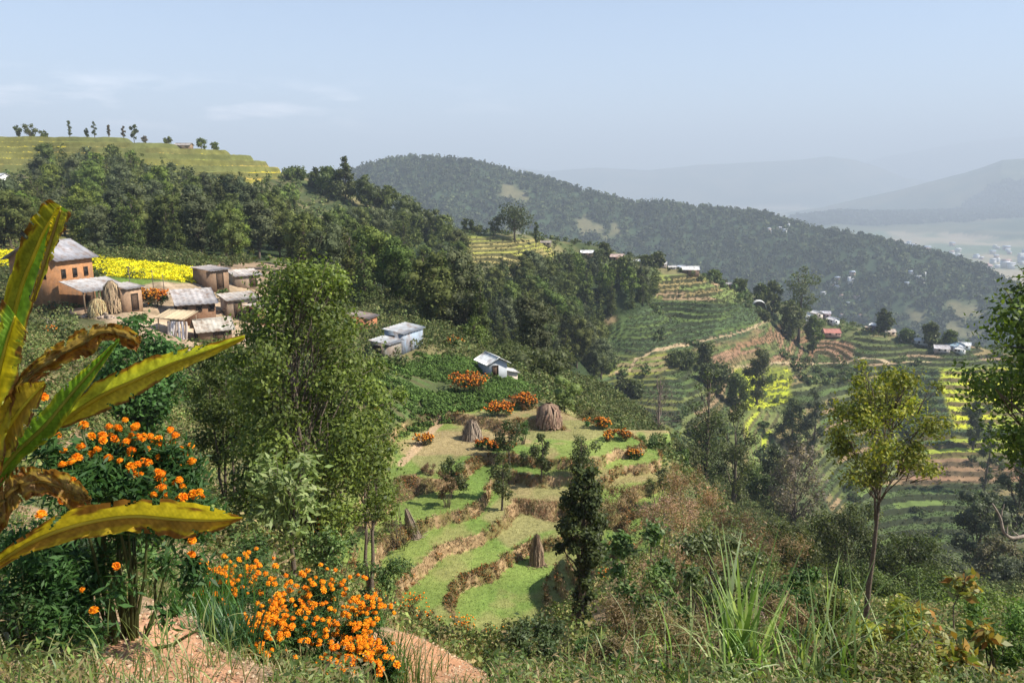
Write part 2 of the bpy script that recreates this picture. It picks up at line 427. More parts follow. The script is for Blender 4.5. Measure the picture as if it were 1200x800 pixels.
# ---- zones, drawn as outlines on the slope they cover (outline, nearest and farthest depth)
def poly_mask(poly, y0, y1, jit=3.0, sc=None):
    """soft mask of the ground inside an outline"""
    m = (YG > y0) & (YG < y1)
    idx = np.nonzero(m)
    out = np.zeros(YG.shape, np.float32)
    if len(idx[0]) == 0: return out
    u = UG[idx]; v = VG[idx]
    s = sc or (y0 + y1) * .02
    u = u + jit * 2 * (fbm(XG[idx] / s, YG[idx] / s, 3, 71) - .5) * 2
    v = v + jit * (fbm(XG[idx] / s, YG[idx] / s, 3, 77) - .5) * 2
    ins = np.zeros(len(u), bool)
    P = poly
    for i in range(len(P)):
        x1, y1_ = P[i]; x2, y2_ = P[(i + 1) % len(P)]
        cnd = ((y1_ > v) != (y2_ > v))
        with np.errstate(divide='ignore', invalid='ignore'):
            xi = (x2 - x1) * (v - y1_) / ((y2_ - y1_) if y2_ != y1_ else 1e-9) + x1
        ins ^= cnd & (u < xi)
    out[idx] = ins
    return out
def blur(m, k=2):
    for _ in range(k):
        m = (m + np.roll(m, 1, 0) + np.roll(m, -1, 0) + np.roll(m, 1, 1) + np.roll(m, -1, 1)) / 5
    return m

nA = fbm(XG / 6, YG / 6, 5, 1); nB = fbm(XG / 1.1, YG / 1.1, 4, 2); nC = fbm(XG / 40, YG / 40, 4, 8)
Cg = np.empty(YG.shape + (3,), np.float32)
def paint(m, col, k=1.0):
    global Cg
    mm = (np.clip(m, 0, 1) * k)[..., None]
    Cg = Cg * (1 - mm) + np.asarray(col, np.float32) * mm
def mixc_(a, b, t): return np.asarray(a)[None, None] * (1 - t[..., None]) + np.asarray(b)[None, None] * t[..., None]
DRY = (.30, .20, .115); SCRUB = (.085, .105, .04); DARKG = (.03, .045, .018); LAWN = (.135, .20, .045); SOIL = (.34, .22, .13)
Cg[...] = mixc_(SCRUB, (.17, .15, .07), sstep(.4, .65, nA))
paint(sstep(.5, .62, nC) * (YG > 60), DARKG, .6)
# near ground: dry earth with weeds
paint((YG < 34) * sstep(.35, .6, fbm(XG / 1.6, YG / 1.6, 4, 12)), (.36, .24, .15), .9)

# terracing
def terrace(mask, off, step, riser=.2, keep=.08, tmin=-1e9):
    global Z, ZT, TF, LV
    t = np.maximum((ZS - off) / step, tmin)
    f = np.floor(t); r = t - f
    q = np.where(r < 1 - riser, keep * r / (1 - riser), keep + (1 - keep) * sstep(1 - riser, 1 - riser * .15, r))
    zt = off + step * (f + q)
    Z = Z * (1 - mask) + zt * mask
    TF = np.where(mask > .5, (r > 1 - riser) * 1.0, TF)       # on a riser
    LV = np.where(mask > .5, f, LV)
TF = np.zeros(YG.shape); LV = np.zeros(YG.shape)

GRASS = [(395, 690), (385, 620), (420, 560), (440, 510), (490, 480), (560, 470), (660, 480), (740, 500), (800, 535), (790, 575), (760, 640), (700, 655), (690, 700), (640, 760), (560, 755), (500, 735), (440, 710)]
mG = blur(poly_mask(GRASS, 30, 70, 2, 3.0), 6)
ZSn = ZS; ZS = ZS + .35 * (fbm(XG / 2.2, YG / 2.2, 3, 91) - .5)
terrace(mG, GZ, GS, .15, .08, .03)
mgr = (mG > .4)
paint(mG, mixc_(LAWN, (.19, .235, .06), sstep(.3, .7, nA)))
drypatch = sstep(.5, .62, fbm(XG / 3.2 + 5, YG / 3.2, 4, 15))
paint(mG * drypatch * np.where(VG < 600, 1.0, .45), (.30, .225, .11), .85)
# the straw coloured plots between the trees
paint(mG * blur(poly_mask([(560, 600), (600, 560), (660, 555), (700, 600), (620, 625), (600, 640)], 35, 60, 4, 3.), 3), (.26, .215, .10), .75)
paint(mG * blur(poly_mask([(470, 520), (560, 480), (700, 480), (740, 500), (560, 520), (500, 560)], 42, 70, 5, 3.), 3), (.28, .21, .11), .55)
paint(mG * blur(poly_mask([(640, 548), (740, 545), (790, 535), (790, 560), (700, 566)], 42, 70, 3, 3.), 3), (.27, .215, .10), .8)
paint(mG * TF, mixc_((.33, .22, .12), (.16, .13, .05), sstep(.45, .6, nB)), .95)
ZS = ZSn
# mid hillside below the white roofed house
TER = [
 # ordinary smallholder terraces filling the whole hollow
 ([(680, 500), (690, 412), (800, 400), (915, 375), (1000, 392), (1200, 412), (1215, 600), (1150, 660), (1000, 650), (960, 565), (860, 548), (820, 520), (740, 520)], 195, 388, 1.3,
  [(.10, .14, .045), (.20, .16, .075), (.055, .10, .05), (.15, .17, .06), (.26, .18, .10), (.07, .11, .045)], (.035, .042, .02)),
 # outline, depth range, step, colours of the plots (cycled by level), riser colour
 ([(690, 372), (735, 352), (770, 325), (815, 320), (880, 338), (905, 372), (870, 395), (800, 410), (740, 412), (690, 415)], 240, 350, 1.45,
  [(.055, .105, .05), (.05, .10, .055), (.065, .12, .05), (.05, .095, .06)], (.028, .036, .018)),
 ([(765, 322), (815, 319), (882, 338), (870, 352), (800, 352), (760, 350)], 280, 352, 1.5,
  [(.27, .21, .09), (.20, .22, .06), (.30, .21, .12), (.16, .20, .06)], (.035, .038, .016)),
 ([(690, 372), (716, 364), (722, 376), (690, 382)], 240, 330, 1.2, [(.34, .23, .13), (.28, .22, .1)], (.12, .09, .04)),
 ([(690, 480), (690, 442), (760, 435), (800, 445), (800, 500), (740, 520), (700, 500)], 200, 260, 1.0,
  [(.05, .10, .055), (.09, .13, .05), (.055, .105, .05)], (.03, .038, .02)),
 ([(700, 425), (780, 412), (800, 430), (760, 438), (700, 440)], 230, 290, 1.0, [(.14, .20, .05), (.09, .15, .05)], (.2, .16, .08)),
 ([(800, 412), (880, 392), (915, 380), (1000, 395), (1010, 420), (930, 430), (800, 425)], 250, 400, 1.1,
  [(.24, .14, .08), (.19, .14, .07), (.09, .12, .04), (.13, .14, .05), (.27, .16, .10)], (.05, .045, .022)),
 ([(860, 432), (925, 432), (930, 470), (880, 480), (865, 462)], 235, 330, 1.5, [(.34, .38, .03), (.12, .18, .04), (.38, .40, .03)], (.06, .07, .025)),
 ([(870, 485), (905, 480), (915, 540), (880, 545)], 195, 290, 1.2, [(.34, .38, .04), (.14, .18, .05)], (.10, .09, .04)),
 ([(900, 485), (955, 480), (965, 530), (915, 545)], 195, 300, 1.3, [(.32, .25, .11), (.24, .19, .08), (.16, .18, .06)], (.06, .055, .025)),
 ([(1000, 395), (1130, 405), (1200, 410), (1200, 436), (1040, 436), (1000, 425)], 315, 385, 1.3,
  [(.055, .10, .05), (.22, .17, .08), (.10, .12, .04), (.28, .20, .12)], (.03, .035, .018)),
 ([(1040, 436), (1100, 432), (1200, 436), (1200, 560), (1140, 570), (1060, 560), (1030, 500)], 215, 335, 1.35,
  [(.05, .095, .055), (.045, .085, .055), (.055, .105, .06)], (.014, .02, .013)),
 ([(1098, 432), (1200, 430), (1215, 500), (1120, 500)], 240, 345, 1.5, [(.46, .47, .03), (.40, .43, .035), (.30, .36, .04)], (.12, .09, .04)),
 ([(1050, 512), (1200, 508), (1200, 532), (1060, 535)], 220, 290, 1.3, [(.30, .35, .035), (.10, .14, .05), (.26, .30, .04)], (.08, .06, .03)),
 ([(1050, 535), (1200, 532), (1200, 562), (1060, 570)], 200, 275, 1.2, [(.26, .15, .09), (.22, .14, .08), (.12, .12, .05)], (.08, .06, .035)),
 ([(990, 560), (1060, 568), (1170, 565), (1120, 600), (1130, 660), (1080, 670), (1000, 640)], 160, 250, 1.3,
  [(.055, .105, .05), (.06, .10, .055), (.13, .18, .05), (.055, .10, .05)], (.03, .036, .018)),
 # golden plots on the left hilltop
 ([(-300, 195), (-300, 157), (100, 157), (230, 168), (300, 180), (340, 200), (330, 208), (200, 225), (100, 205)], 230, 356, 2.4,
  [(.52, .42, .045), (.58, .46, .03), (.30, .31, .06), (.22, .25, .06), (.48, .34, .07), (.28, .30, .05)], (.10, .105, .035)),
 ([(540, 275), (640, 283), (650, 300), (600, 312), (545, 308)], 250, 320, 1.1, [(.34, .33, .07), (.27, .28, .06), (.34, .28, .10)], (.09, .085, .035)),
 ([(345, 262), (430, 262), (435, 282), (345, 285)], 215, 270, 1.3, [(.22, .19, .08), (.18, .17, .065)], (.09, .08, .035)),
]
RISERS = np.zeros(YG.shape)
FULL = dict(ZS=ZS, XG=XG, YG=YG, UG=UG, VG=VG, Z=Z, Cg=Cg, TF=TF, LV=LV, nB=nB, RISERS=RISERS)
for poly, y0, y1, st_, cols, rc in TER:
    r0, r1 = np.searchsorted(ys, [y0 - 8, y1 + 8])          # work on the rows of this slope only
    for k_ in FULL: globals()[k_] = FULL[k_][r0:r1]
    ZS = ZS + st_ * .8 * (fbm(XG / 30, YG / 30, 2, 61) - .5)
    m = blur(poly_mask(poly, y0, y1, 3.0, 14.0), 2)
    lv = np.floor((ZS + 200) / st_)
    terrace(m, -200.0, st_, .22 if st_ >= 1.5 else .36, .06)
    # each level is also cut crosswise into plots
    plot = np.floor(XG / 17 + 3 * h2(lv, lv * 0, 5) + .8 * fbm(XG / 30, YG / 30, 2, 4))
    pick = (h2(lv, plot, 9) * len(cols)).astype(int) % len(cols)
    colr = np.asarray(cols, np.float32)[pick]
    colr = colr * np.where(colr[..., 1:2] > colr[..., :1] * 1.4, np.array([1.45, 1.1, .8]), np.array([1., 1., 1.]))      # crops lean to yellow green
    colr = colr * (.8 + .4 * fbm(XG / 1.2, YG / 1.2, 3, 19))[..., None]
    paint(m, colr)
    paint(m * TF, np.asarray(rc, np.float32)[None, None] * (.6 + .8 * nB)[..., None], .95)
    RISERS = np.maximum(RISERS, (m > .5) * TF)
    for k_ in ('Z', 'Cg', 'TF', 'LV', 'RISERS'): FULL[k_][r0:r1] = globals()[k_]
for k_ in FULL: globals()[k_] = FULL[k_]

def paintp(poly, y0, y1, col, k=1.0, jit=2.0, sc=None, bl=1):
    m = blur(poly_mask(poly, y0, y1, jit, sc), bl) if bl else poly_mask(poly, y0, y1, jit, sc)
    paint(m, col, k); return m
# dense forest floors
FOREST_L = [(-200, 240), (30, 235), (55, 206), (110, 200), (170, 205), (210, 228), (260, 238), (330, 240), (350, 255), (345, 290), (330, 302), (235, 312), (100, 300), (70, 290), (-60, 300), (-200, 290)]
FOREST_M = [(345, 292), (440, 280), (455, 240), (530, 285), (545, 335), (600, 340), (650, 325), (690, 318), (778, 338), (748, 366), (706, 374), (702, 446), (600, 428), (480, 392), (430, 375), (345, 330)]
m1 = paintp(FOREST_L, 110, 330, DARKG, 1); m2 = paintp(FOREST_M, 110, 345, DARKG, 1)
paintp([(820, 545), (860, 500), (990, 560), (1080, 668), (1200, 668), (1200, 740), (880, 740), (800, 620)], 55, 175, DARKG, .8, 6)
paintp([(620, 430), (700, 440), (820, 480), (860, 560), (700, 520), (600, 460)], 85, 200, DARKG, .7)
# pale slope on the far left, brown terrace by the yellow field, dirt yard round the sheds
paintp([(-200, 240), (75, 240), (90, 300), (-200, 310)], 110, 260, mixc_((.16, .16, .055), (.26, .17, .07), sstep(.45, .6, nA)), .9)
MUST = [(-200, 296), (60, 296), (110, 303), (222, 315), (230, 322), (224, 330), (120, 322), (60, 314), (-200, 310)]
paintp(MUST, 76, 125, mixc_((.60, .46, .015), (.42, .40, .02), nB), 1, .6, 3., 0)
paintp([(100, 322), (224, 331), (228, 338), (120, 334)], 76, 100, (.13, .20, .035), .8, 1, 2.)
paintp([(232, 306), (345, 308), (350, 325), (300, 330), (235, 325)], 84, 140, mixc_((.34, .24, .17), (.22, .16, .10), nB), .95)
paintp([(180, 330), (330, 332), (330, 400), (250, 420), (180, 400), (110, 372), (110, 350)], 56, 98, mixc_((.42, .31, .21), (.26, .19, .12), sstep(.35, .7, nB)), .95)
# kitchen-garden rows of dark green crops round the huts
for poly, y0, y1 in (([(455, 470), (450, 430), (500, 418), (560, 422), (550, 440), (500, 452)], 58, 88), ([(450, 500), (455, 475), (540, 455), (600, 448), (640, 452), (560, 478), (490, 490)], 50, 80)):
    rows = .5 + .5 * np.sin((XG * .45 + YG + .8 * nA) * 4.2)
    paintp(poly, y0, y1, mixc_((.10, .085, .045), (.075, .13, .035), rows * .7 + .3 * nB), .95, 2, 3.)
paintp([(540, 408), (560, 398), (590, 440), (560, 450), (545, 425)], 66, 100, (.2, .17, .08), .6)
# the dry bank and footpath on the near right, straw-coloured mounds in front
paintp([(690, 720), (720, 655), (752, 650), (745, 690), (715, 740), (700, 790)], 14, 44, mixc_((.50, .34, .19), (.34, .22, .12), nB), .95, 3, 1.2)
paintp([(430, 745), (500, 735), (560, 760), (585, 800), (440, 800), (420, 770)], 6, 26, mixc_((.54, .29, .15), (.36, .18, .10), nB), .95, 4, 1.)
paintp([(120, 760), (160, 715), (210, 720), (260, 770), (300, 800), (100, 800)], 3, 12, mixc_((.55, .30, .17), (.34, .17, .10), nB), .95, 4, .5)
# winding paths
def path(pts, w, y0, y1, col):
    m = np.zeros(YG.shape, bool); s = (YG > y0) & (YG < y1)
    idx = np.nonzero(s); u = UG[idx]; v = VG[idx]; dmin = np.full(len(u), 1e9)
    for (x1, y1_), (x2, y2_) in zip(pts[:-1], pts[1:]):
        dx, dy = x2 - x1, y2_ - y1_
        t = np.clip(((u - x1) * dx + (v - y1_) * dy) / (dx * dx + dy * dy), 0, 1)
        dmin = np.minimum(dmin, np.hypot(u - x1 - t * dx, (v - y1_ - t * dy) * 1.2))
    mm = np.zeros(YG.shape); mm[idx] = 1 - sstep(w * .7, w, dmin)
    paint(mm, col)
path([(722, 436), (738, 432), (745, 420), (768, 410), (800, 404), (850, 392), (905, 374), (915, 372)], 1.5, 230, 345, (.38, .28, .17))
path([(858, 430), (900, 424), (950, 425), (990, 424), (1012, 418), (1040, 424), (1090, 424)], 1.4, 270, 350, (.38, .29, .18))
path([(470, 540), (500, 510), (520, 480), (560, 470)], 6, 44, 66, (.38, .27, .16))
path([(262, 415), (215, 382), (150, 378)], 4, 60, 75, (.46, .35, .24))

# distant ground
far = YG > 480
bl = isblue.astype(float)
paint(bl, mixc_((.045, .07, .03), (.03, .05, .025), nC), 1)
bare = sstep(.66, .72, fbm(XG / 90 + 3, YG / 120, 4, 44)) * bl
paint(bare, (.17, .15, .08), .8)
HAM = np.zeros(YG.shape)
for hp in ([(960, 352), (966, 324), (990, 318), (1004, 330), (998, 350), (985, 352)], [(982, 350), (1000, 346), (1016, 372), (1004, 378)], [(1058, 345), (1062, 320), (1082, 318), (1090, 344)], [(1118, 372), (1124, 352), (1150, 350), (1160, 366)]):
    hm_ = poly_mask(hp, 600, 2500, 4, 60.); HAM = np.maximum(HAM, hm_)
    paint(hm_, mixc_((.34, .27, .18), (.16, .16, .08), sstep(.4, .6, fbm(XG / 25, YG / 40, 3, 14))), .85)
BARE = bare
v1 = ((YG > 2000) & (Z < -285)).astype(float)
paint(v1, mixc_((.30, .25, .16), (.10, .14, .07), sstep(.4, .6, fbm(XG / 260, YG / 420, 4, 50))), 1)
v2 = ((YG > 2000) & (Z >= -285)).astype(float)
paint(v2, mixc_((.05, .075, .035), (.12, .12, .06), sstep(.45, .65, fbm(XG / 300, YG / 300, 5, 52))), 1)

# small roughness of the ground
amp = np.where(YG < 34, .10, np.where(mG > .3, .035, np.where(YG < 120, .18, .35)))
Z = Z + amp * (fbm(XG / (.6 + YG * .012), YG / (.6 + YG * .012), 4, 31) - .5) * 2 * np.where(far, 0, 1)
nr, nc = YG.shape
I = np.arange(nr * nc).reshape(nr, nc)
quads = np.stack([I[:-1, :-1], I[:-1, 1:], I[1:, 1:], I[1:, :-1]], -1).reshape(-1, 4)
def ground_mat():
    m, n, l = mat_new('ground')
    c_, no = col_chain(n, l, 3.5, .72, 1.28, 0, 6, 'Object')
    no2 = n.new('ShaderNodeTexNoise'); no2.inputs['Scale'].default_value = 0.22; no2.inputs['Detail'].default_value = 8
    tcd = n.new('ShaderNodeTexCoord'); l.new(tcd.outputs['Object'], no2.inputs['Vector'])
    mr = n.new('ShaderNodeMapRange'); mr.inputs[1].default_value = .3; mr.inputs[2].default_value = .7; mr.inputs[3].default_value = .78; mr.inputs[4].default_value = 1.22
    l.new(no2.outputs['Fac'], mr.inputs[0])
    vv = n.new('ShaderNodeVectorMath'); vv.operation = 'SCALE'
    l.new(c_, vv.inputs[0]); l.new(mr.outputs[0], vv.inputs['Scale'])
    b = n.new('ShaderNodeBsdfPrincipled'); b.inputs['Roughness'].default_value = .95; b.inputs['Specular IOR Level'].default_value = .1
    l.new(vv.outputs[0], b.inputs['Base Color'])
    bp = n.new('ShaderNodeBump'); bp.inputs['Strength'].default_value = .7; bp.inputs['Distance'].default_value = .08
    l.new(no.outputs['Fac'], bp.inputs['Height']); l.new(bp.outputs[0], b.inputs['Normal'])
    o = n.new('ShaderNodeOutputMaterial'); l.new(b.outputs[0], o.inputs[0]); return m
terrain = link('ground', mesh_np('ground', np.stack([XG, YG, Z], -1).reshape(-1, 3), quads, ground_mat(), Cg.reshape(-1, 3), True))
terrain['kind'] = 'structure'

# ---- queries
def gz(x, y):
    """height of the built ground"""
    x = np.asarray(x, float); y = np.asarray(y, float)
    fi = np.interp(y, ys, np.arange(nr)); fj = np.interp(x / (y + Y0), av, np.arange(nc))
    i = np.clip(fi.astype(int), 0, nr - 2); j = np.clip(fj.astype(int), 0, nc - 2)
    di = fi - i; dj = fj - j
    return (Z[i, j] * (1 - di) * (1 - dj) + Z[i + 1, j] * di * (1 - dj) + Z[i, j + 1] * (1 - di) * dj + Z[i + 1, j + 1] * di * dj)
_marchY = np.exp(np.linspace(math.log(1.5), math.log(4000), 2600))
def hit(u, v, ymin=1.5, ymax=4000.):
    """first ground point seen through photo pixel (u,v)"""
    a, s = ray(u, v)
    Y = _marchY[(_marchY >= ymin) & (_marchY <= ymax)]
    g = gz(a * Y, Y) - s * Y
    k = np.nonzero(g > 0)[0]
    if len(k) == 0: return None
    y = Y[k[0]]
    if k[0] > 0:
        y0, g0, g1 = Y[k[0] - 1], g[k[0] - 1], g[k[0]]
        y = y0 + (y - y0) * (-g0) / (g1 - g0)
    return np.array([a * y, y, float(gz(a * y, y))])
def at(u, Y):
    """ground point at depth Y under photo column u"""
    z = -.2 * Y
    for _ in range(6):
        f = Y * CT - z * ST
        x = (u - 600) / F_PX * f
        z = float(gz(x, Y))
    return np.array([x, Y, z])
def top_h(P, v):
    """how tall a thing standing at P must be to reach photo row v"""
    _, s = ray(600, v)
    return s * P[1] - P[2]
def rnd_in(poly, n, ymin, ymax, mind, tries=40):
    """ground points spread over an outline at least mind(y) metres apart"""
    us = [p[0] for p in poly]; vs = [p[1] for p in poly]
    pts = []
    for _ in range(n * tries):
        if len(pts) >= n: break
        u = R.uniform(min(us), max(us)); v = R.uniform(min(vs), max(vs))
        ins = False
        for i in range(len(poly)):
            (x1, y1), (x2, y2) = poly[i], poly[(i + 1) % len(poly)]
            if (y1 > v) != (y2 > v) and u < (x2 - x1) * (v - y1) / (y2 - y1) + x1: ins = not ins
        if not ins: continue
        h = hit(u, v, ymin, ymax)
        if h is None: continue
        d = mind(h[1])
        if all((h[0] - q[0]) ** 2 + (h[1] - q[1]) ** 2 > d * d for q in pts): pts.append(h)
    return pts

# ------------------------------------------------------------------ haze
hm, hn, hl = mat_new('haze')
pv = hn.new('ShaderNodeVolumePrincipled'); pv.inputs['Density'].default_value = HAZE_DENSITY
pv.inputs['Color'].default_value = (*HAZE_COLOR, 1); pv.inputs['Anisotropy'].default_value = 0.0
ho = hn.new('ShaderNodeOutputMaterial'); hl.new(pv.outputs[0], ho.inputs['Volume'])
hb = MB(); ztop = float(Z.max()) + 15; zbot = float(Z.min()) - 1.5
hb.box((0, 9300, (ztop + zbot) / 2), (53000, 19700, ztop - zbot))
hz = hb.build('haze', hm); hz['kind'] = 'stuff'
hz['label'] = 'pale blue haze hanging over the valley'
print('haze', ztop, zbot, 'verts', nr * nc)
# ------------------------------------------------------------------ plant builders
def unit(v): return v / (np.linalg.norm(v, axis=-1, keepdims=True) + 1e-9)
def leaf_quads(mb, P, nrm, size, pal, rng, elong=.55, fold=0.0, tang=None, cvar=.18, ccl=None):
    """a pointed leaf at every point P, lying across its normal"""
    n = len(P)
    t = unit(np.cross(nrm, unit(rng.normal(size=(n, 3))))) if tang is None else tang
    b = unit(np.cross(nrm, t))
    L = (size * rng.uniform(.65, 1.35, n))[:, None]
    mid = P + t * L * .45
    v0 = P; v1 = mid + b * L * elong * .5 + nrm * L * fold; v2 = P + t * L; v3 = mid - b * L * elong * .5 + nrm * L * fold
    V = np.stack([v0, v1, v2, v3], 1).reshape(-1, 3)
    pal = np.asarray(pal, float); k = len(pal)
    w = rng.random(n) * (k - 1); i = np.clip(w.astype(int), 0, k - 2) if k > 1 else np.zeros(n, int)
    f = (w - i)[:, None]
    Cc = pal[i] * (1 - f) + pal[np.minimum(i + 1, k - 1)] * f
    Cc = Cc * rng.uniform(1 - cvar, 1 + cvar, n)[:, None]
    if ccl is not None: Cc = Cc * ccl[:, None]
    mb.add(V, Q=np.arange(4 * n).reshape(-1, 4), C=np.repeat(Cc, 4, 0))
def cloud(mb, cen, rad, n, size, pal, rng, elong=.55, shell=.55, out=.9, up=.35, clvar=.22, squash=1.0):
    """leaves spread through a set of clumps (cen (K,3), rad (K,) or (K,3))"""
    cen = np.asarray(cen, float); rad = np.asarray(rad, float)
    if rad.ndim == 1: rad = np.stack([rad, rad, rad * squash], 1)
    w = (rad.prod(1)) ** (2 / 3); w /= w.sum()
    k = rng.choice(len(cen), n, p=w)
    d = unit(rng.normal(size=(n, 3)))
    r = (shell + (1 - shell) * rng.random(n)) * rng.random(n) ** .22
    r *= 1 + .25 * (rng.random(n) - .5)
    P = cen[k] + d * r[:, None] * rad[k]
    nrm = unit(d * out + rng.normal(size=(n, 3)) * .55 + np.array([0, 0, up]))
    leaf_quads(mb, P, nrm, size, pal, rng, elong, fold=.05, ccl=(1 + clvar * (rng.random(len(cen)) - .5) * 2)[k])
def blob(mb, c_, r, C, rng, k=10):
    """a lumpy closed core"""
    m, n = k // 2 + 1, k
    th = np.linspace(0, math.pi, m)[:, None]; ph = np.arange(n)[None] / n * 2 * math.pi
    d = np.stack([np.sin(th) * np.cos(ph), np.sin(th) * np.sin(ph), np.cos(th) * np.ones_like(ph)], -1)
    rr = 1 + .22 * (rng.random((m, n)) - .5); rr[0] = rr[0, 0]; rr[-1] = rr[-1, 0]
    V = (d * rr[..., None]).reshape(-1, 3) * np.asarray(r) + np.asarray(c_)
    i = np.arange(m - 1)[:, None] * n; j = np.arange(n)[None]; j2 = (j + 1) % n
    mb.add(V, Q=np.stack([i + j, i + n + j, i + n + j2, i + j2], -1).reshape(-1, 4), C=C)
def limb(mb, a, b, r0, r1, rng, C, k=5, sag=.12, n=6):
    a = np.asarray(a, float); b = np.asarray(b, float); t = np.linspace(0, 1, n)[:, None]
    L = np.linalg.norm(b - a)
    w = rng.normal(size=(n, 3)) * L * .025; w[0] = 0; w[-1] = 0
    P = a + (b - a) * t + w; P[:, 2] += np.sin(t[:, 0] * math.pi) * L * sag
    mb.tube(P, r0 + (r1 - r0) * t[:, 0] ** .8, C, k)
    return P
def crown_clumps(h0, h1, w, K, shape, rng, crs=1.0):
    """clump centres and radii for a crown between heights h0..h1 and width w"""
    cen, rad = [], []
    for i in range(K):
        f = (i + .5) / K
        z = h0 + (h1 - h0) * f
        if shape == 'round': e = math.sqrt(max(0, 1 - (2 * f - 1) ** 2)) * .9 + .05
        elif shape == 'cone': e = (1 - f) ** .75 + .06
        elif shape == 'column': e = .85 * (1 - max(0, f - .7) / .45)
        elif shape == 'drop': e = (1 - f) ** .42 * (.55 + .45 * min(1, f * 4)) + .04
        elif shape == 'mop': e = .38 if f < .4 else (.95 if f < .75 else .95 - (f - .75) * 2.6)
        elif shape == 'vase': e = .3 + .7 * min(1, f * 1.5) * (1 - max(0, f - .75) * 1.6)
        elif shape == 'flat': e = .55 + .45 * math.sin(f * math.pi)
        a = i * 2.4 + rng.uniform(-.5, .5)
        q = rng.uniform(.25, 1) ** .6
        rr = w * .5 * e
        cr = max(.17 * w, rr * .55) * rng.uniform(.7, 1.25) * crs
        if shape == 'cone': cr = max(.10 * w, rr * .62)
        o = max(0, rr - cr * .6) * q
        jx, jy, jz = rng.normal(size=3) * w * .045; cr *= rng.uniform(.8, 1.2)
        cen.append((math.cos(a) * o + jx, math.sin(a) * o + jy, min(z + jz, h1 - cr * .5))); rad.append(cr)
    return np.array(cen), np.array(rad)
BARK = (.13, .10, .075)
def tree_parts(h, w, trunk, K, n, size, pal, shape='round', rng=None, elong=.55, squash=.85, core=0.0, tr=None, lean=0.0, stems=1, bark=BARK, shell=.5, clvar=.22, fork=.35, crs=1.0, wob=.006):
    """returns (trunk builder, crown builder) for a tree h tall and w wide whose crown starts at trunk"""
    rng = rng or RNG
    tb, cb = MB(), MB()
    cen, rad = crown_clumps(trunk, h, w, K, shape, rng, crs)
    cen[:, 0] += lean * (cen[:, 2] / h)
    tr = tr or h * .018
    for s_ in range(stems):
        ox = 0 if stems == 1 else rng.uniform(-.06, .06) * h; oy = 0 if stems == 1 else rng.uniform(-.05, .05) * h
        zt = h * (.88 if shape in ('cone', 'column') else .72)
        t = np.linspace(0, 1, 9)[:, None]
        top = np.array([lean * .8 + (0 if stems == 1 else rng.uniform(-.2, .2) * w), 0 if stems == 1 else rng.uniform(-.2, .2) * w, zt])
        P = np.array([ox, oy, -.25]) + (top - np.array([ox, oy, -.25])) * t
        wv = np.cumsum(rng.normal(size=(9, 3)) * h * wob, 0); wv[:, 2] = 0; wv[0] = 0; P = P + wv
        rr = tr * (1.25 - 1.0 * t[:, 0] ** .9); rr[0] *= 1.35
        tb.tube(P, rr, bark, 7)
        for i in range(s_, len(cen), stems):
            zc = cen[i, 2]; zb = max(trunk * .7, zc - w * fork - .05 * h)
            f = np.clip((zb + .25) / (zt + .25), 0, .97) * 8
            a = P[int(f)] + (P[min(8, int(f) + 1)] - P[int(f)]) * (f - int(f))
            limb(tb, a, cen[i], tr * (1.05 - f / 8 * .8) * .5, tr * .1, rng, bark, 4)
            for _ in range(2):
                d = unit(rng.normal(size=3)); limb(tb, a + (cen[i] - a) * .6, cen[i] + d * rad[i] * .8, tr * .2, tr * .05, rng, bark, 3, n=4)
    cloud(cb, cen, rad, n, size, pal, rng, elong, shell, squash=squash, clvar=clvar)
    if core:
        for c_, r_ in zip(cen, rad): blob(cb, c_, np.array([r_, r_, r_ * squash]) * core, np.mean(pal, 0), rng, 8)
    return tb, cb
def plant_thing(name, label, cat, P, parts, group=None, rz=None, mats=None):
    t = empty(name, P, R.uniform(0, 6.28) if rz is None else rz)
    tag(t, label, cat, group)
    for (nm, b), m in zip(parts, mats or (M_BARK, M_LEAF)):
        b.build(nm, m, t)
    return t

# palettes (base colours of leaves)
PD = [(.038, .050, .014), (.072, .088, .022), (.125, .142, .036)]            # dark evergreen
PB = [(.050, .062, .028), (.080, .094, .042), (.120, .135, .062)]            # dull grey green
PM = [(.050, .075, .018), (.092, .128, .026), (.145, .180, .038)]             # mid green
PY = [(.075, .11, .02), (.13, .18, .03), (.20, .25, .045)]                  # fresh yellow green
PO = [(.13, .15, .025), (.22, .24, .035), (.33, .28, .035), (.13, .18, .03)]  # turning yellow
PR = [(.16, .09, .035), (.22, .13, .05), (.12, .10, .04), (.20, .10, .04)] # dry russet scrub
PG = [(.14, .11, .085), (.18, .14, .105), (.11, .10, .06)]                 # grey brown, half bare
PT = [(.24, .19, .10), (.33, .27, .15), (.17, .16, .07)]                   # straw

# ------------------------------------------------------------------ forest
rt = np.random.default_rng(5)
TEMPL = {}
def templ(key, n, *a, **k):
    TEMPL[key] = []
    for i in range(n):
        tb, cb = tree_parts(*a, rng=rt, **k)
        tm = mesh_np('trunk', np.vstack(tb.V), [np.vstack(tb.Q), np.vstack(tb.T)], M_BARK, np.vstack(tb.C), True)
        cm = mesh_np('crown', np.vstack(cb.V), [np.vstack(cb.Q)], M_FARLEAF, np.vstack(cb.C))
        TEMPL[key].append((tm, cm, cb))
templ('dark', 4, 10, 8.0, 1.8, 20, 3600, .40, PD, core=.55)
templ('dull', 3, 10, 8.0, 1.8, 20, 3600, .38, PB, core=.5)
templ('mid', 3, 10, 7.5, 1.8, 18, 3200, .38, PM, core=.52)
templ('tall', 4, 12, 5.5, 1.2, 22, 3200, .38, PD, shape='cone', core=.45)
templ('fresh', 2, 9, 6.5, 1.6, 16, 2800, .36, PY, core=.5)
templ('grey', 2, 8, 7.0, 1.6, 12, 1500, .36, PG, core=.0)
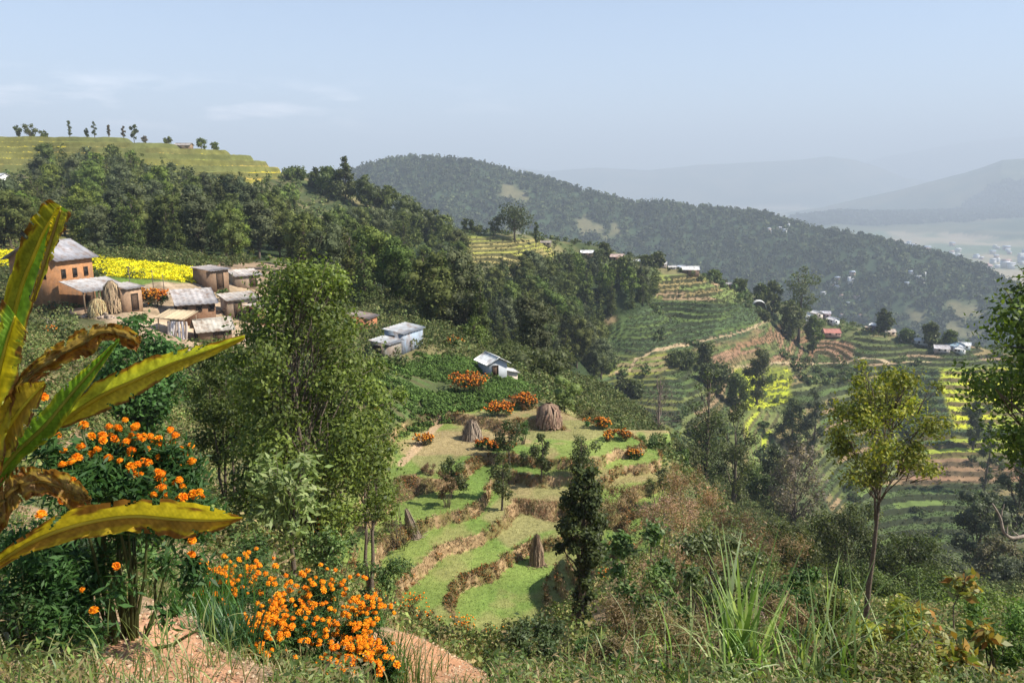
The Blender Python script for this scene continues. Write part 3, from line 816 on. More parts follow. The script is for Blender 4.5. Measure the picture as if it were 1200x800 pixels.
LOOK = {'dark': 'dark green round-crowned tree', 'dull': 'dull grey-green broadleaf tree', 'mid': 'mid green broadleaf tree', 'tall': 'tall dark pointed tree', 'fresh': 'light green tree', 'grey': 'greyish half-bare tree'}
KNAME = {'dark': 'evergreen_tree', 'dull': 'broadleaf_tree', 'mid': 'broadleaf_tree', 'tall': 'tall_evergreen_tree', 'fresh': 'broadleaf_tree', 'grey': 'half_bare_tree'}
def templ_tree(key, P, h, label, group, w=None):
    tm, cm, _ = R.choice(TEMPL[key])
    base = {'tall': 12, 'fresh': 9, 'grey': 8}.get(key, 10)
    s = h / base
    t = empty(KNAME[key], P, R.uniform(0, 6.28))
    ws = s * (w or R.uniform(.85, 1.15)); t.scale = (ws, ws, s)
    tag(t, label, 'tree', group)
    link('trunk', tm, t); link('crown', cm, t)
    return t
ZONES = [
 ('in the forest under the left hilltop', FOREST_L, 115, 330, lambda y: 3.6 + y * .010, (7.5, 11), ['dark'] * 3 + ['dull'] * 3 + ['mid'] * 2 + ['tall'] * 6 + ['fresh']),
 ('at the thick right end of the spur forest', [(610, 342), (650, 332), (700, 329), (765, 338), (776, 346), (745, 362), (700, 376), (706, 448), (640, 432), (610, 420)], 150, 345, lambda y: 3.4 + y * .006, (9, 13), ['dark'] * 4 + ['tall'] * 6 + ['dull'] * 2 + ['mid']),
 ('in the forest on the middle of the spur', FOREST_M, 98, 345, lambda y: 3.8 + y * .010, (7.5, 11.5), ['dark'] * 4 + ['tall'] * 7 + ['dull'] * 3 + ['mid'] * 2),
]
cand = []
for zi, (zn, poly, y0, y1, md, hr, kinds) in enumerate(ZONES):
    for P in rnd_in(poly, (420, 190, 480)[zi], y0, y1, md, 14):
        cand.append((zi, P, R.uniform(*hr) * (.85 if R.random() < .3 else 1), R.choice(kinds)))
cand.sort(key=lambda t: -t[2] / t[1][1])
NIND = 270
for zi, P, h, key in cand[:NIND]:
    zn = ZONES[zi][0]
    near = P[1] < (190 if zi == 0 else 215)
    band_ = 'low ' if near else 'high '
    lab = LOOK[key] + ' ' + ('low down' if near else 'higher up') + ' ' + zn
    templ_tree(key, P, h, lab, lab.replace('tree', 'trees', 1))
mbf = MB()
for zi, P, h, key in cand[NIND:]:
    cb = R.choice(TEMPL[key])[2]; V = np.vstack(cb.V); Cc = np.vstack(cb.C); Q = np.vstack(cb.Q)
    base = {'tall': 12, 'fresh': 9, 'grey': 8}.get(key, 10); s = h / base; a = R.uniform(0, 6.28)
    nl = min(len(Q), 700); sel = rt.choice(len(Q), nl, replace=False)
    q = Q[sel]; V2 = V[q.ravel()]; C2 = Cc[q.ravel()] * R.uniform(.85, 1.15)
    ctr = V2.reshape(-1, 4, 3).mean(1, keepdims=True); V2 = ((V2.reshape(-1, 4, 3) - ctr) * 1.7 + ctr).reshape(-1, 3)
    ca, sa = math.cos(a), math.sin(a); M = np.array([[ca, -sa, 0], [sa, ca, 0], [0, 0, 1]]) * s
    mbf.add(V2 @ M.T + P, Q=np.arange(4 * nl).reshape(-1, 4), C=C2)
if mbf.n: tag(mbf.build('woodland', M_FARLEAF), 'remaining dense tree canopy between the spur forest trees', None, None, 'stuff')
print('forest', len(cand))

# wooded far hill: one mass of crowns
def far_wood(name, label, mask, n, hh, ww, pal, q=14, leaf=.5, seed=3):
    rg = np.random.default_rng(seed)
    ii, jj = np.nonzero(mask)
    dY = np.gradient(ys)[ii]; dA = np.gradient(av)[jj]
    w = (YG[ii, jj] + Y0) * dY * dA; w = w / w.sum()
    k = rg.choice(len(ii), n, p=w); ii, jj = ii[k], jj[k]
    x = XG[ii, jj] + (rg.random(n) - .5) * 4; y = YG[ii, jj] + (rg.random(n) - .5) * dY[k]
    z = gz(x, y)
    h = rg.uniform(*hh, n); w_ = rg.uniform(*ww, n)
    d = unit(rg.normal(size=(n, q, 3)))
    base = np.stack([x, y, z + h * .55], 1)[:, None]
    sc_ = np.stack([w_ * .5, w_ * .5, h * .5], 1)[:, None]
    P = (base + d * sc_ * (.6 + .4 * rg.random((n, q, 1)))).reshape(-1, 3)
    nr_ = unit(d.reshape(-1, 3) + .4 * rg.normal(size=(n * q, 3)))
    mb = MB(); tone = np.repeat(rg.uniform(.65, 1.4, n) * (.55 + .9 * fbm(x / 55, y / 110, 3, seed)), q)
    t = unit(np.cross(nr_, unit(rg.normal(size=(n * q, 3)))))
    L = np.repeat(w_, q)[:, None] * leaf
    leaf_quads(mb, P - t * L * .5, nr_, L[:, 0], pal, rg, elong=.9, tang=t, ccl=tone)
    return tag(mb.build(name, M_FARLEAF), label, None, None, 'stuff')
mm = isblue & (YG < 1900) & (BARE < .5) & ((HAM < .5) | (h2(XG // 9, YG // 9, 4) > .88)) & (VG > -1e9) & (np.abs(AG) < .75)
far_wood('hill_forest', 'hazy blue-green forest covering the far hill', mm, 21000, (4, 15), (3.5, 13), [(.028, .04, .018), (.05, .066, .026), (.085, .105, .04)], 14, .5, 3)
mm = (YG > 5000) & (YG < 6200) & (Z > -290) & (np.abs(AG) < .75)
far_wood('valley_woods', 'bluish woods on the low hill beside the valley floor', mm, 5000, (12, 26), (20, 45), [(.03, .05, .025), (.05, .07, .035)], 8, .7, 4)
mm = (YG > 430) & (YG < 1300) & ~isblue & (np.abs(AG) < .75)
far_wood('slope_woods', 'scattered woods on the slope below the village', mm, 4500, (4, 9), (4, 8), [(.03, .05, .02), (.05, .08, .03), (.08, .10, .04)], 12, .6, 5)

MUSTM = poly_mask(MUST, 76, 125, .6, 3.)
far_wood('mustard_crop', 'bright yellow flowering mustard crop', MUSTM > .5, 17000, (.25, .5), (.3, .5), [(.24, .30, .03), (.64, .47, .012), (.72, .52, .012), (.50, .43, .02)], 10, .4, 12)
# undergrowth: shrubs nobody could count, on the scrub and along the terrace banks
TERRM = np.zeros(YG.shape)
for poly, y0, y1, *_ in TER: TERRM = np.maximum(TERRM, poly_mask(poly, y0, y1, 3, 14.))
OPEN = np.zeros(YG.shape)
for poly, y0, y1 in ((MUST, 70, 130), ([(180, 325), (345, 300), (350, 400), (250, 420), (100, 395), (60, 375), (100, 330)], 56, 140), ([(440, 480), (450, 425), (500, 412), (600, 440), (650, 470), (600, 480), (490, 500)], 50, 90)):
    OPEN = np.maximum(OPEN, poly_mask(poly, y0, y1, 0, 14.))
vis = (np.abs(UG - 600) < 680) & (VG > 100) & (VG < 850)
free = (TERRM < .5) & (OPEN < .5) & (m1 < .5) & (m2 < .5) & vis & (YG > 52) & (YG < 440) & (mG < .2)
PU = [(.05, .08, .025), (.08, .11, .035), (.13, .13, .05), (.035, .055, .02)]
far_wood('undergrowth', 'scrubby undergrowth on the open far slopes', free & (YG > 130), 8000, (.5, 2.4), (.8, 2.8), PU, 18, .34, 6)
far_wood('near_scrub', 'scrubby bushes on the slopes round the knoll', free & (YG <= 130), 8500, (.4, 1.8), (.6, 2.0), PU, 46, .15, 16)
free2 = (OPEN < .5) & vis & (YG > 15) & (YG < 52) & (mG < .1) & ~((UG > 690) & (UG < 760) & (VG > 640))
far_wood('bank_scrub', 'leafy scrub on the steep banks above and beside the grass terraces', free2, 5200, (.25, 1.0), (.35, 1.1), [(.05, .08, .022), (.09, .13, .035), (.15, .16, .055), (.20, .15, .075)], 64, .13, 26)
far_wood('bank_weeds', 'low weeds along the edges of the far terraces', (RISERS > .5) & vis & ~((YG > 235) & (UG < 360)), 7000, (.25, .8), (.5, 1.3), [(.05, .065, .025), (.09, .09, .04), (.15, .13, .06)], 10, .32, 7)
rowm = (np.sin((XG * .45 + YG + .8 * nA) * 4.2) > 0) & (fbm(XG / 3, YG / 3, 3, 33) > .40)
cropz = np.maximum(poly_mask([(455, 470), (450, 430), (500, 418), (560, 422), (550, 440), (500, 452)], 58, 88, 2, 3.), poly_mask([(450, 500), (455, 475), (540, 455), (600, 448), (640, 452), (560, 478), (490, 490)], 50, 80, 2, 3.))
far_wood('vegetable_crop', 'dark leafy vegetable crop in rows beside the huts', (cropz > .5) & rowm, 5200, (.2, .45), (.22, .42), [(.05, .09, .022), (.085, .14, .03), (.12, .18, .045)], 20, .4, 18)
far_wood('crop_rows', 'leafy crops growing on the far terraces', (TERRM > .5) & (RISERS < .5) & vis & (Cg[..., 1] < .14) & (Cg[..., 0] < .09), 9000, (.2, .5), (.5, 1.0), [(.06, .10, .04), (.09, .13, .045), (.12, .16, .05)], 8, .32, 8)

far_wood('hedge_bushes', 'dark bushes dotted along the far terrace edges', (TERRM > .5) & vis & (UG > 680) & (fbm(XG / 18, YG / 18, 3, 66) > .6), 300, (1.2, 4.0), (1.6, 4.5), PU, 60, .26, 28)
# ------------------------------------------------------------------ single trees on the slopes
# (column, base row or None, depth or None, top row, width px, kind, label)
def gtree(kind, u, vb, Y, vt, wpx, label, group=None, name=None, rng=None, **kw):
    P = at(u, Y) if Y else hit(u, vb, 14)
    h = top_h(P, vt); w = wpx * P[1] / F_PX * 1.22
    n = kw.pop('n', 3500); size = kw.pop('size', max(.10, P[1] * .0032)); K = kw.pop('K', 13); trunk = kw.pop('trunk', .25); pal = kw.pop('pal', PD)
    cat = kw.pop('cat', 'tree')
    tb, cb = tree_parts(h, w, h * trunk, K, n, size, pal, rng=rng or np.random.default_rng(int(u * 7 + vt)), **kw)
    return plant_thing(name or kind, label, cat, P, (('trunk', tb), ('crown', cb)), group, rz=0)
# hilltop row
for u, vt, w_, sh, pal, lb in [
    (22, 147, 7, 'round', PD, 'small round tree at the far left of the hilltop skyline'), (36, 146, 16, 'round', PD, 'broad dark tree beside the small one at the left hilltop'), (52, 154, 9, 'round', PD, 'low dark bush-like tree right of the broad hilltop tree'),
    (82, 141, 5, 'column', PB, 'thin lopped pole-like tree, tallest and leftmost of the hilltop row'), (102, 150, 4, 'column', PB, 'short thin dark tree second in the hilltop row'), (111, 143, 5, 'column', PB, 'thin lopped tree with two tufts third in the hilltop row'),
    (128, 147, 3, 'column', PG, 'bare slender stem tree in the middle of the hilltop row'), (145, 148, 4, 'column', PG, 'slender sparse tree left of the leafy hilltop tree'), (158, 146, 10, 'round', PD, 'leafy dark leaning tree at the right end of the hilltop row'),
    (170, 160, 6, 'round', PG, 'low grey sparse tree just right of the leafy hilltop tree'), (197, 161, 9, 'round', PD, 'dark tree at the hilltop left of the field shelter'), (236, 162, 14, 'round', PM, 'rounded green tree near the right shoulder of the hilltop'), (252, 167, 10, 'flat', PM, 'flat low tree on the right shoulder of the hilltop')]:
    gtree('hilltop_tree', u, None, 341, vt, w_, lb, size=.55 if w_ < 7 else .7, n=500, K=6 if w_ > 6 else 7, shape=sh, pal=pal, trunk=.22, core=.55 if w_ > 6 else 0, tr=.14)
for u, Y, vt, w_, sh, pal, lb in [
    (345, 300, 197, 24, 'round', PM, 'rounded green tree on the skyline where the hill meets the spur'), (405, 290, 183, 30, 'cone', PD, 'tall ragged dark tree standing highest above the spur saddle'), (385, 292, 196, 26, 'round', PM, 'bushy tree just left of the tallest saddle tree'), (430, 285, 206, 26, 'round', PD, 'dark tree right of the tallest saddle tree'),
    (370, 296, 196, 16, 'cone', PD, 'narrow dark tree left of the saddle group'), (478, 270, 228, 44, 'round', PD, 'big dark tree at the top of the middle wood'), (505, 275, 246, 36, 'round', PD, 'dark tree stepping down from the big middle wood tree'),
    (443, 288, 219, 18, 'round', PB, 'greyish tree at the left edge of the saddle gap')]:
    gtree('saddle_tree', u, None, Y, vt, w_, lb, shape=sh, pal=pal, n=2000, core=.6, trunk=.15)
gtree('solitary_tree', 603, None, 300, 239, 38, 'large spreading lone tree on the spur crest above the golden terraces', n=1500, K=15, pal=[(.05, .065, .03), (.08, .10, .04), (.10, .11, .05)], trunk=.35, shape='round', tr=.35)
for u, vt, w_, sh, lb in [(545, 256, 7, 'column', 'first of the slim dark trees left of the lone crest tree'), (553, 258, 7, 'column', 'second slim dark tree left of the lone crest tree'), (560, 264, 10, 'round', 'small round tree between slim trees and lone crest tree'), (580, 254, 16, 'round', 'greyish tree close left of the lone crest tree'), (628, 260, 5, 'column', 'thin dark tree just right of the lone crest tree')]:
    gtree('crest_tree', u, None, 302, vt, w_, lb, shape=sh, pal=PB if w_ > 12 else PD, n=600, size=.7, K=7, trunk=.2, core=.5)
for u, Y, vt, w_, pal, lb in [(708, 328, 285, 12, PD, 'dark tree between the two left roofs on the spur crest'), (757, 338, 300, 14, PD, 'dark tree on the crest left of the bright white roof'), (770, 340, 297, 16, PD, 'dark tree close left of the bright white roof'), (838, 345, 318, 14, PM, 'green tree right of the bright white roof'),
                           (868, 350, 328, 16, PD, 'dark tree above the arched white shelter'), (905, 352, 330, 24, PD, 'dark wide tree left of the tall pale tree by the village'), (890, 350, 333, 15, PM, 'green tree over the path end by the arched shelter'), (893, 330, 366, 16, PD, 'small dark tree under the arched white shelter'), (925, 340, 352, 28, PD, 'dark tree below the tall pale tree by the village'),
                           (952, 345, 370, 20, PM, 'green tree below the first village houses'), (1035, 364, 362, 18, PD, 'dark round tree standing above the village lane'), (1090, 349, 378, 18, PD, 'dark tree near the blue roofed house'), (1062, 353, 386, 13, PM, 'small green tree between the village houses and blue roof'),
                           (1112, 345, 388, 14, PM, 'green tree just left of the blue roof'), (826, 262, 402, 16, PD, 'dark shrub-like tree on the shaded bend of the dirt path')]:
    gtree('terrace_tree', u, None, Y, vt, w_, lb, pal=pal, n=2600, core=.45, trunk=.12)
gtree('tall_pale_tree', 935, None, 350, 312, 36, 'tall pale olive tree standing above the village', n=1600, K=14, pal=[(.07, .085, .035), (.10, .12, .045), (.14, .15, .06)], trunk=.3)
for u, Y, vt, w_, pal, lb in [(800, 258, 412, 34, PD, 'dark tree mass left part of the shaded clump below the path'), (835, 250, 425, 40, PD, 'dark tree in the shaded clump above the tall ravine tree'), (862, 246, 438, 26, PM, 'green tree at the right end of the shaded clump'),
                           (887, 265, 410, 30, PD, 'dark tree on the brown terraces above the yellow plots'), (928, 240, 468, 34, PD, 'dark tree right of the yellow plots on the slope'), (950, 236, 455, 26, PB, 'dull tree right of the yellow plots'), (732, 238, 446, 22, PD, 'dark bushes-like tree on green terraces below the path start'), (745, 236, 448, 18, PD, 'dark low tree beside the one on green terraces'),
                           (712, 245, 418, 22, PM, 'green tree at the lower start of the dirt path'), (1120, 330, 432, 24, PD, 'dark tree at the head of the shaded terraces'), (1060, 300, 452, 26, PD, 'dark tree left of the striped dark terraces'), (1140, 262, 470, 22, PD, 'dark tree among the yellow plots on the right'), (1152, 235, 492, 14, PD, 'narrow dark tree right of the striped terraces')]:
    gtree('slope_tree', u, None, Y, vt, w_, lb, pal=pal, n=3000, core=.4, trunk=.08, squash=1.0)
gtree('tall_ravine_tree', 824, None, 112, 432, 74, 'tall dark ragged tree rising from the ravine behind the grass terraces', n=5200, K=22, pal=PD, shape='cone', trunk=.1, core=.0, size=.36)
gtree('ravine_tree', 858, None, 108, 468, 44, 'dark tree close right of the tall ragged ravine tree', n=3000, K=14, pal=PD, trunk=.1, size=.34)
gtree('bare_tree', 771, None, 118, 438, 58, 'pinkish grey bare tree left of the tall ragged ravine tree', n=1500, K=18, pal=[(.21, .16, .13), (.26, .2, .16)], shape='cone', trunk=.15, size=.22, elong=.25, bark=(.24, .18, .15), cat='bare tree')
for u, Y, vt, w_, pal, lb in [(930, 125, 520, 70, PG, 'brownish grey tree in the ravine left of the yellow tree trunk'), (985, 58, 590, 105, PD, 'dark glossy tree behind the thin yellow-tree trunk'), (922, 50, 614, 88, PD, 'dark tree left of the thin yellow-tree trunk'), (1062, 56, 626, 112, [(.04, .06, .015), (.07, .095, .02), (.1, .12, .03)], 'rounded olive tree right of the thin yellow-tree trunk'),
                           (1110, 100, 655, 60, PB, 'dull grey-green tree on the shaded right slope'), (1145, 120, 575, 74, PB, 'dull tree on the steep right slope beside the terraces'), (1185, 122, 520, 60, PB, 'tall dull tree at the right edge beside the terraces'), (1165, 105, 632, 60, [(.16, .12, .06), (.12, .12, .05)], 'russet tinged tree on the right slope'), (1190, 92, 660, 64, PB, 'grey-green tree low at the right edge of the slope'),
                           (880, 43, 640, 74, PM, 'green tree behind the dry russet scrub'), (1005, 42, 668, 96, PM, 'bushy green tree low behind the tall grass'), (1098, 42, 684, 104, PM, 'bushy green tree right of the thin trunk low on the slope'), (942, 38, 694, 84, PD, 'dark shrubby tree low behind the tall grass'), (1150, 35, 698, 104, PY, 'bright leafy tree low at the right by the dark trunk'),
                           (880, 130, 545, 40, PM, 'green tree in the ravine under the yellow plots'), (905, 138, 520, 34, PB, 'dull tree in the ravine under the yellow plots'), (1060, 140, 640, 40, PB, 'dull grey tree at the foot of the striped terraces'), (800, 100, 522, 44, PD, 'dark low tree at the foot of the tall ravine tree')]:
    gtree('ravine_tree', u, None, Y, vt, w_, lb, pal=pal, n=4200 if Y > 90 else 11000, K=26, crs=.8, trunk=.08, size=max(.13, Y * .0034), core=.45 if (pal is not PG and Y > 90) else 0, squash=.9, shell=.5 if Y > 90 else .25, clvar=.35)
# tree group behind the huts
for u, Y, vt, w_, pal, sh, lb in [(545, 100, 340, 70, [(.05, .065, .025), (.08, .095, .035), (.11, .11, .045)], 'round', 'olive brown tree behind the corrugated hut'), (520, 104, 352, 50, PM, 'round', 'green tree behind the corrugated hut'), (490, 112, 335, 46, PM, 'round', 'green tree above the corrugated hut'), (555, 92, 372, 34, PY, 'cone', 'light green pointed tree between the two huts'), (630, 86, 408, 74, [(.07, .09, .03), (.11, .13, .04), (.13, .14, .05)], 'flat', 'low wide olive tree right of the white hut'),
                               (600, 92, 402, 40, [(.07, .09, .03), (.11, .13, .04)], 'round', 'olive shrub tree just behind the white hut'), (455, 110, 338, 50, PD, 'round', 'dark tree behind the small brick hut')]:
    gtree('garden_tree', u, None, Y, vt, w_, lb, pal=pal, n=3200, K=14, trunk=.12, shape=sh, size=.27, core=.4)
gtree('clipped_tree', 662, None, 66, 441, 34, 'pale yellow-green rounded tree at the edge of the knoll', pal=[(.16, .2, .05), (.2, .24, .07)], n=3000, K=8, trunk=.05, size=.16, core=.7)
# young lopped trees on the grass terraces
for u, vb, vt, w_, lb in [(597, 545, 492, 34, 'lopped leafy tree in the upper grass terrace, left of the thin one'), (634, 562, 508, 24, 'thin young tree between the two leafy lopped trees'), (588, 598, 530, 32, 'lopped tree at the corner of the brown plot'), (681, 560, 510, 36, 'lopped tree just above the tall dark field tree'), (530, 582, 536, 34, 'dark lopped tree with reddish base by the left terraces')]:
    gtree('lopped_tree', u, vb, None, vt, w_, lb, 'young lopped trees on the grass terraces', n=1500, K=8, pal=[(.05, .075, .02), (.085, .11, .035), (.12, .13, .045)], shape='column', trunk=.25, size=.17, squash=1.1)
gtree('field_tree', 682, None, 23, 545, 58, 'tall slim dark tree in front of the lowest grass terrace', n=12000, K=40, crs=.8, pal=[(.035, .05, .015), (.06, .085, .025), (.11, .13, .04)], shape='mop', trunk=.05, size=.13, tr=.13, squash=1.0, shell=.3)
# big trees on the left
gtree('big_leafy_tree', 376, None, 23, 303, 225, 'big leafy tree with several stems left of the grass terraces', n=40000, K=80, crs=.72, pal=PY + [(.05, .09, .02)], shape='drop', trunk=.14, size=.135, stems=3, tr=.11, shell=.3, clvar=.35)
gtree('thin_stemmed_tree', 272, None, 26, 400, 100, 'dark tree with thin bare stems behind the marigolds', n=9000, K=20, pal=PM, shape='round', trunk=.4, size=.13, stems=3, tr=.06, shell=.3)
gtree('big_leafy_tree', 438, None, 27, 438, 92, 'leafy lower tree at the right foot of the big leafy tree', n=9000, K=26, crs=.8, pal=PY, shape='round', trunk=.42, size=.13, stems=2, tr=.08, shell=.3)
gtree('glossy_tree', 175, None, 30, 372, 120, 'bright glossy green tree in front of the village sheds', n=8000, K=20, pal=[(.04, .10, .02), (.06, .15, .03), (.09, .19, .045)], shape='round', trunk=.15, size=.2, tr=.1, shell=.3, elong=.6)
gtree('large_leaved_tree', 345, None, 17, 530, 96, 'small tree with large pale leaves and crooked stem above the marigolds', n=1400, K=14, pal=[(.12, .18, .05), (.2, .26, .09), (.28, .32, .14)], shape='flat', trunk=.45, size=.22, tr=.065, shell=.3, elong=.35)
# yellow tree and right-edge tree
gtree('yellow_tree', 1012, None, 20, 428, 140, 'slender tree with yellowing crown and thin straight trunk', n=10500, K=44, crs=.62, wob=.002, pal=PO, shape='round', trunk=.60, size=.10, tr=.085, shell=.2, clvar=.35, fork=.2)
gtree('right_edge_tree', 1203, None, 12.0, 312, 215, 'leafy tree with dark trunk cut off by the right edge', n=20000, K=44, crs=.8, pal=[(.04, .07, .012), (.08, .13, .02), (.16, .22, .03)], shape='round', trunk=.52, size=.085, tr=.085, shell=.3, clvar=.4, fork=.25)
# ------------------------------------------------------------------ buildings
def rot(rz):
    c_, s_ = math.cos(rz), math.sin(rz); return np.array([[c_, -s_, 0], [s_, c_, 0], [0, 0, 1]])
def roof_slab(mb, p0, p1, p2, p3, th, C, ridges=10, amp=.025, rng=RNG):
    """corrugated sheet between corners p0-p1 (eave) and p3-p2 (ridge), with thickness"""
    n = ridges * 4 + 1; m = 4
    s = np.linspace(0, 1, n)[None, :, None]; t = np.linspace(0, 1, m)[:, None, None]
    p0, p1, p2, p3 = map(lambda q: np.asarray(q, float), (p0, p1, p2, p3))
    P = (p0 + (p1 - p0) * s) * (1 - t) + (p3 + (p2 - p3) * s) * t
    nn = unit(np.cross(p1 - p0, p3 - p0)); nn = nn * np.sign(nn[2] + 1e-9)
    w = amp * np.cos(np.linspace(0, ridges * 2 * math.pi, n))[None, :, None]
    T = P + nn * (w + th); B = P + nn * w
    V = np.concatenate([T.reshape(-1, 3), B.reshape(-1, 3)]); N = n * m
    I = np.arange(N).reshape(m, n)
    q = np.stack([I[:-1, :-1], I[:-1, 1:], I[1:, 1:], I[1:, :-1]], -1).reshape(-1, 4)
    rim = np.concatenate([I[0], I[1:, -1], I[-1, ::-1][1:], I[::-1, 0][1:]])
    rr = np.stack([rim[:-1], rim[1:], rim[1:] + N, rim[:-1] + N], 1)
    sheet = rng.uniform(.78, 1.12, ridges // 2 + 1)
    cc = np.asarray(C)[None] * sheet[(np.tile(np.arange(n), m) // 8) % len(sheet)][:, None]
    mb.add(V, Q=np.vstack([q, q[:, ::-1] + N, rr]), C=np.vstack([cc, cc]))
def house(name, label, cat, P, W, L, H, rise, rz, wc, rc, group=None, over=.35, wins=(), doors=(), skill=False, wmat=None, base=0.6, parts=True, ridges=10, frame=(.05, .035, .025), rmat=None):
    """gable (ridge along local y) or single-pitch house; wins/doors: (side, position along it, sill height, width, height)"""
    t = empty(name, P, rz); tag(t, label, cat, group)
    w = MB(); x, y = W / 2, L / 2
    if skill:
        V = [(-x, -y, -base), (x, -y, -base), (x, y, -base), (-x, y, -base), (-x, -y, H + rise), (x, -y, H), (x, y, H), (-x, y, H + rise)]
        w.add(V, Q=[[0, 1, 5, 4], [1, 2, 6, 5], [2, 3, 7, 6], [3, 0, 4, 7], [4, 5, 6, 7], [3, 2, 1, 0]], C=wc)
    else:
        V = [(-x, -y, -base), (x, -y, -base), (x, y, -base), (-x, y, -base), (-x, -y, H), (x, -y, H), (x, y, H), (-x, y, H), (0, -y, H + rise), (0, y, H + rise)]
        w.add(V, Q=[[1, 2, 6, 5], [3, 0, 4, 7], [0, 1, 5, 4], [2, 3, 7, 6], [5, 6, 9, 8], [7, 4, 8, 9], [3, 2, 1, 0]], T=[[4, 5, 8], [6, 7, 9]], C=wc)
    w.build('wall', wmat or M_MUD, t)
    r = MB(); o = over; g = .03
    if skill:
        k = rise / W
        roof_slab(r, (x + o, -y - o, H - k * o + g), (x + o, y + o, H - k * o + g), (-x - o, y + o, H + rise + k * o + g), (-x - o, -y - o, H + rise + k * o + g), .05, rc, ridges)
    else:
        k = rise / x
        for sx in (1, -1):
            roof_slab(r, (sx * (x + o), -y - o, H - k * o + g), (sx * (x + o), y + o, H - k * o + g), (0, y + o, H + rise + g), (0, -y - o, H + rise + g), .05, rc, ridges)
        r.tube([(0, -y - o, H + rise + .06), (0, y + o, H + rise + .06)], .09, np.asarray(rc) * .8, 6)
    r.build('roof', rmat or M_TIN, t)
    def opening(kind, sd_, pos, z, ww, hh):
        rzs = {'x+': 0, 'x-': math.pi, 'y-': -math.pi / 2, 'y+': math.pi / 2}[sd_]
        dist = x if sd_[0] == 'x' else y
        M = rot(rzs)
        ft = .09
        f = MB()
        for dx, dy, sx_, sy_ in ((0, hh / 2, ww + ft, ft), (0, -hh / 2, ww + ft, ft), (-ww / 2, 0, ft, hh), (ww / 2, 0, ft, hh)):
            f.box((dist + .03, dx, z + hh / 2 + dy), (.10, sx_, sy_), C=frame)
        for q in f.V: q[:] = (q - [0, 0, 0]) @ M.T
        shift = (M @ np.array([0, pos, 0])); 
        for q in f.V: q[:] = q + shift
        p_ = MB(); p_.box((dist + .012, 0, z + hh / 2), (.03, ww - ft, hh - ft), C=(.02, .018, .018) if kind == 'window' else (.09, .055, .035))
        for q in p_.V: q[:] = q @ M.T + shift
        if kind == 'window':
            fo = f.build('window', M_WOOD, t); p_.build('pane', M_PAINT, fo)
        else:
            fo = p_.build('door', M_WOOD, t); f.build('frame', M_WOOD, fo)
    if parts:
        for a in wins: opening('window', *a)
        for a in doors: opening('door', *a)
    return t
def m_px(Y): return Y / F_PX
MUDC = (.42, .20, .09); TIN = (.42, .40, .40); WHT = (.8, .8, .78)
# two-storey mud house
PH = at(66, 75.5)
house('mud_house', 'two-storey orange mud house with grey roof beside the yellow field', 'house', PH, 5.6, 4.2, 4.9, 1.4, math.radians(-17), MUDC, (.34, .33, .35), over=.45, ridges=9,
      wins=[('x+', -1.4, 3.1, .4, .75), ('x+', -.1, 3.1, .4, .75), ('x+', 1.2, 3.1, .4, .75), ('y-', -.9, 1.3, .8, 1.0), ('y-', 1.2, 3.0, .5, .6)], doors=[('x+', 1.4, .1, .9, 1.8)])
# verandah roof on posts against it
Pv = at(113, 73.0); tv = empty('verandah', Pv, math.radians(-26)); tag(tv, 'grey tin verandah roof on posts against the mud house', 'verandah')
mb = MB(); roof_slab(mb, (1.7, -2.4, 1.9), (1.7, 2.4, 1.9), (-1.5, 2.4, 2.7), (-1.5, -2.4, 2.7), .05, (.40, .38, .37), 9); mb.build('roof', M_TIN, tv)
for yy in (-2.2, -.7, .8, 2.2):
    mb = MB(); mb.tube([(1.5, yy, -.4), (1.5, yy, 1.95)], .07, (.16, .11, .07), 6); mb.build('post', M_WOOD, tv)
mb = MB(); mb.box((0, 1.7, .7), (2.6, .25, 2.0), C=(.30, .17, .09)); mb.build('end_wall', M_MUD, tv)
mb = MB(); mb.box((.2, 0, -.15), (3.2, 4.8, .5), C=(.42, .28, .17)); mb.build('plinth', M_MUD, tv)
house('mud_hut', 'small narrow mud outhouse at the end of the house yard', 'hut', at(151, 72), 1.6, 1.8, 2.1, .25, math.radians(-20), (.42, .27, .17), (.36, .33, .31), skill=True, over=.25, ridges=5, doors=[('x+', 0, .05, .7, 1.5)])
# the cluster of sheds
S = [
 ('long_shed', 'long mud shed with wide grey tin roof in the middle of the yard', 229, 74, 4.6, 3.6, 2.0, .8, -62, (.26, .14, .08), (.50, .46, .44), True, [('x+', -1.0, 1.2, .4, .4), ('x+', 0.2, 1.2, .4, .4), ('x+', 1.3, 1.2, .4, .4)], [('y-', .6, .05, 1.1, 1.6)]),
 ('open_shed', 'low shed with two-sided pale roof in front of the long shed', 250, 69.5, 2.6, 3.1, 1.35, .75, -58, (.24, .15, .09), (.58, .53, .45), False, [], [('x+', 0.3, .05, .9, 1.1), ('y-', .2, .05, 1.0, 1.2)]),
 ('back_shed', 'brown flat-roofed shed at the back of the yard near the yellow field', 248, 86, 3.2, 2.6, 2.2, .2, -30, (.30, .19, .12), (.42, .38, .36), True, [], [('x+', 0, .05, .8, 1.7)]),
 ('row_shed', 'narrow pale shed at the right of the long shed', 281, 79, 2.0, 3.4, 2.0, .35, -48, (.48, .37, .27), (.52, .47, .42), True, [('x+', .8, 1.0, .4, .4)], [('x+', -.5, .05, .7, 1.5)]),
 ('gate_shed', 'tiny reddish doorway shed at the right end of the yard', 301, 78, 1.6, 1.2, 1.7, .12, -15, (.36, .16, .10), (.45, .38, .34), True, [], [('y-', 0, .05, .9, 1.4)]),
 ('rear_shed', 'low pale-roofed shed furthest back in the yard', 287, 93, 2.4, 3.2, 1.5, .4, -50, (.44, .34, .25), (.58, .52, .47), True, [], [('x+', .6, .05, .7, 1.2)]),
]
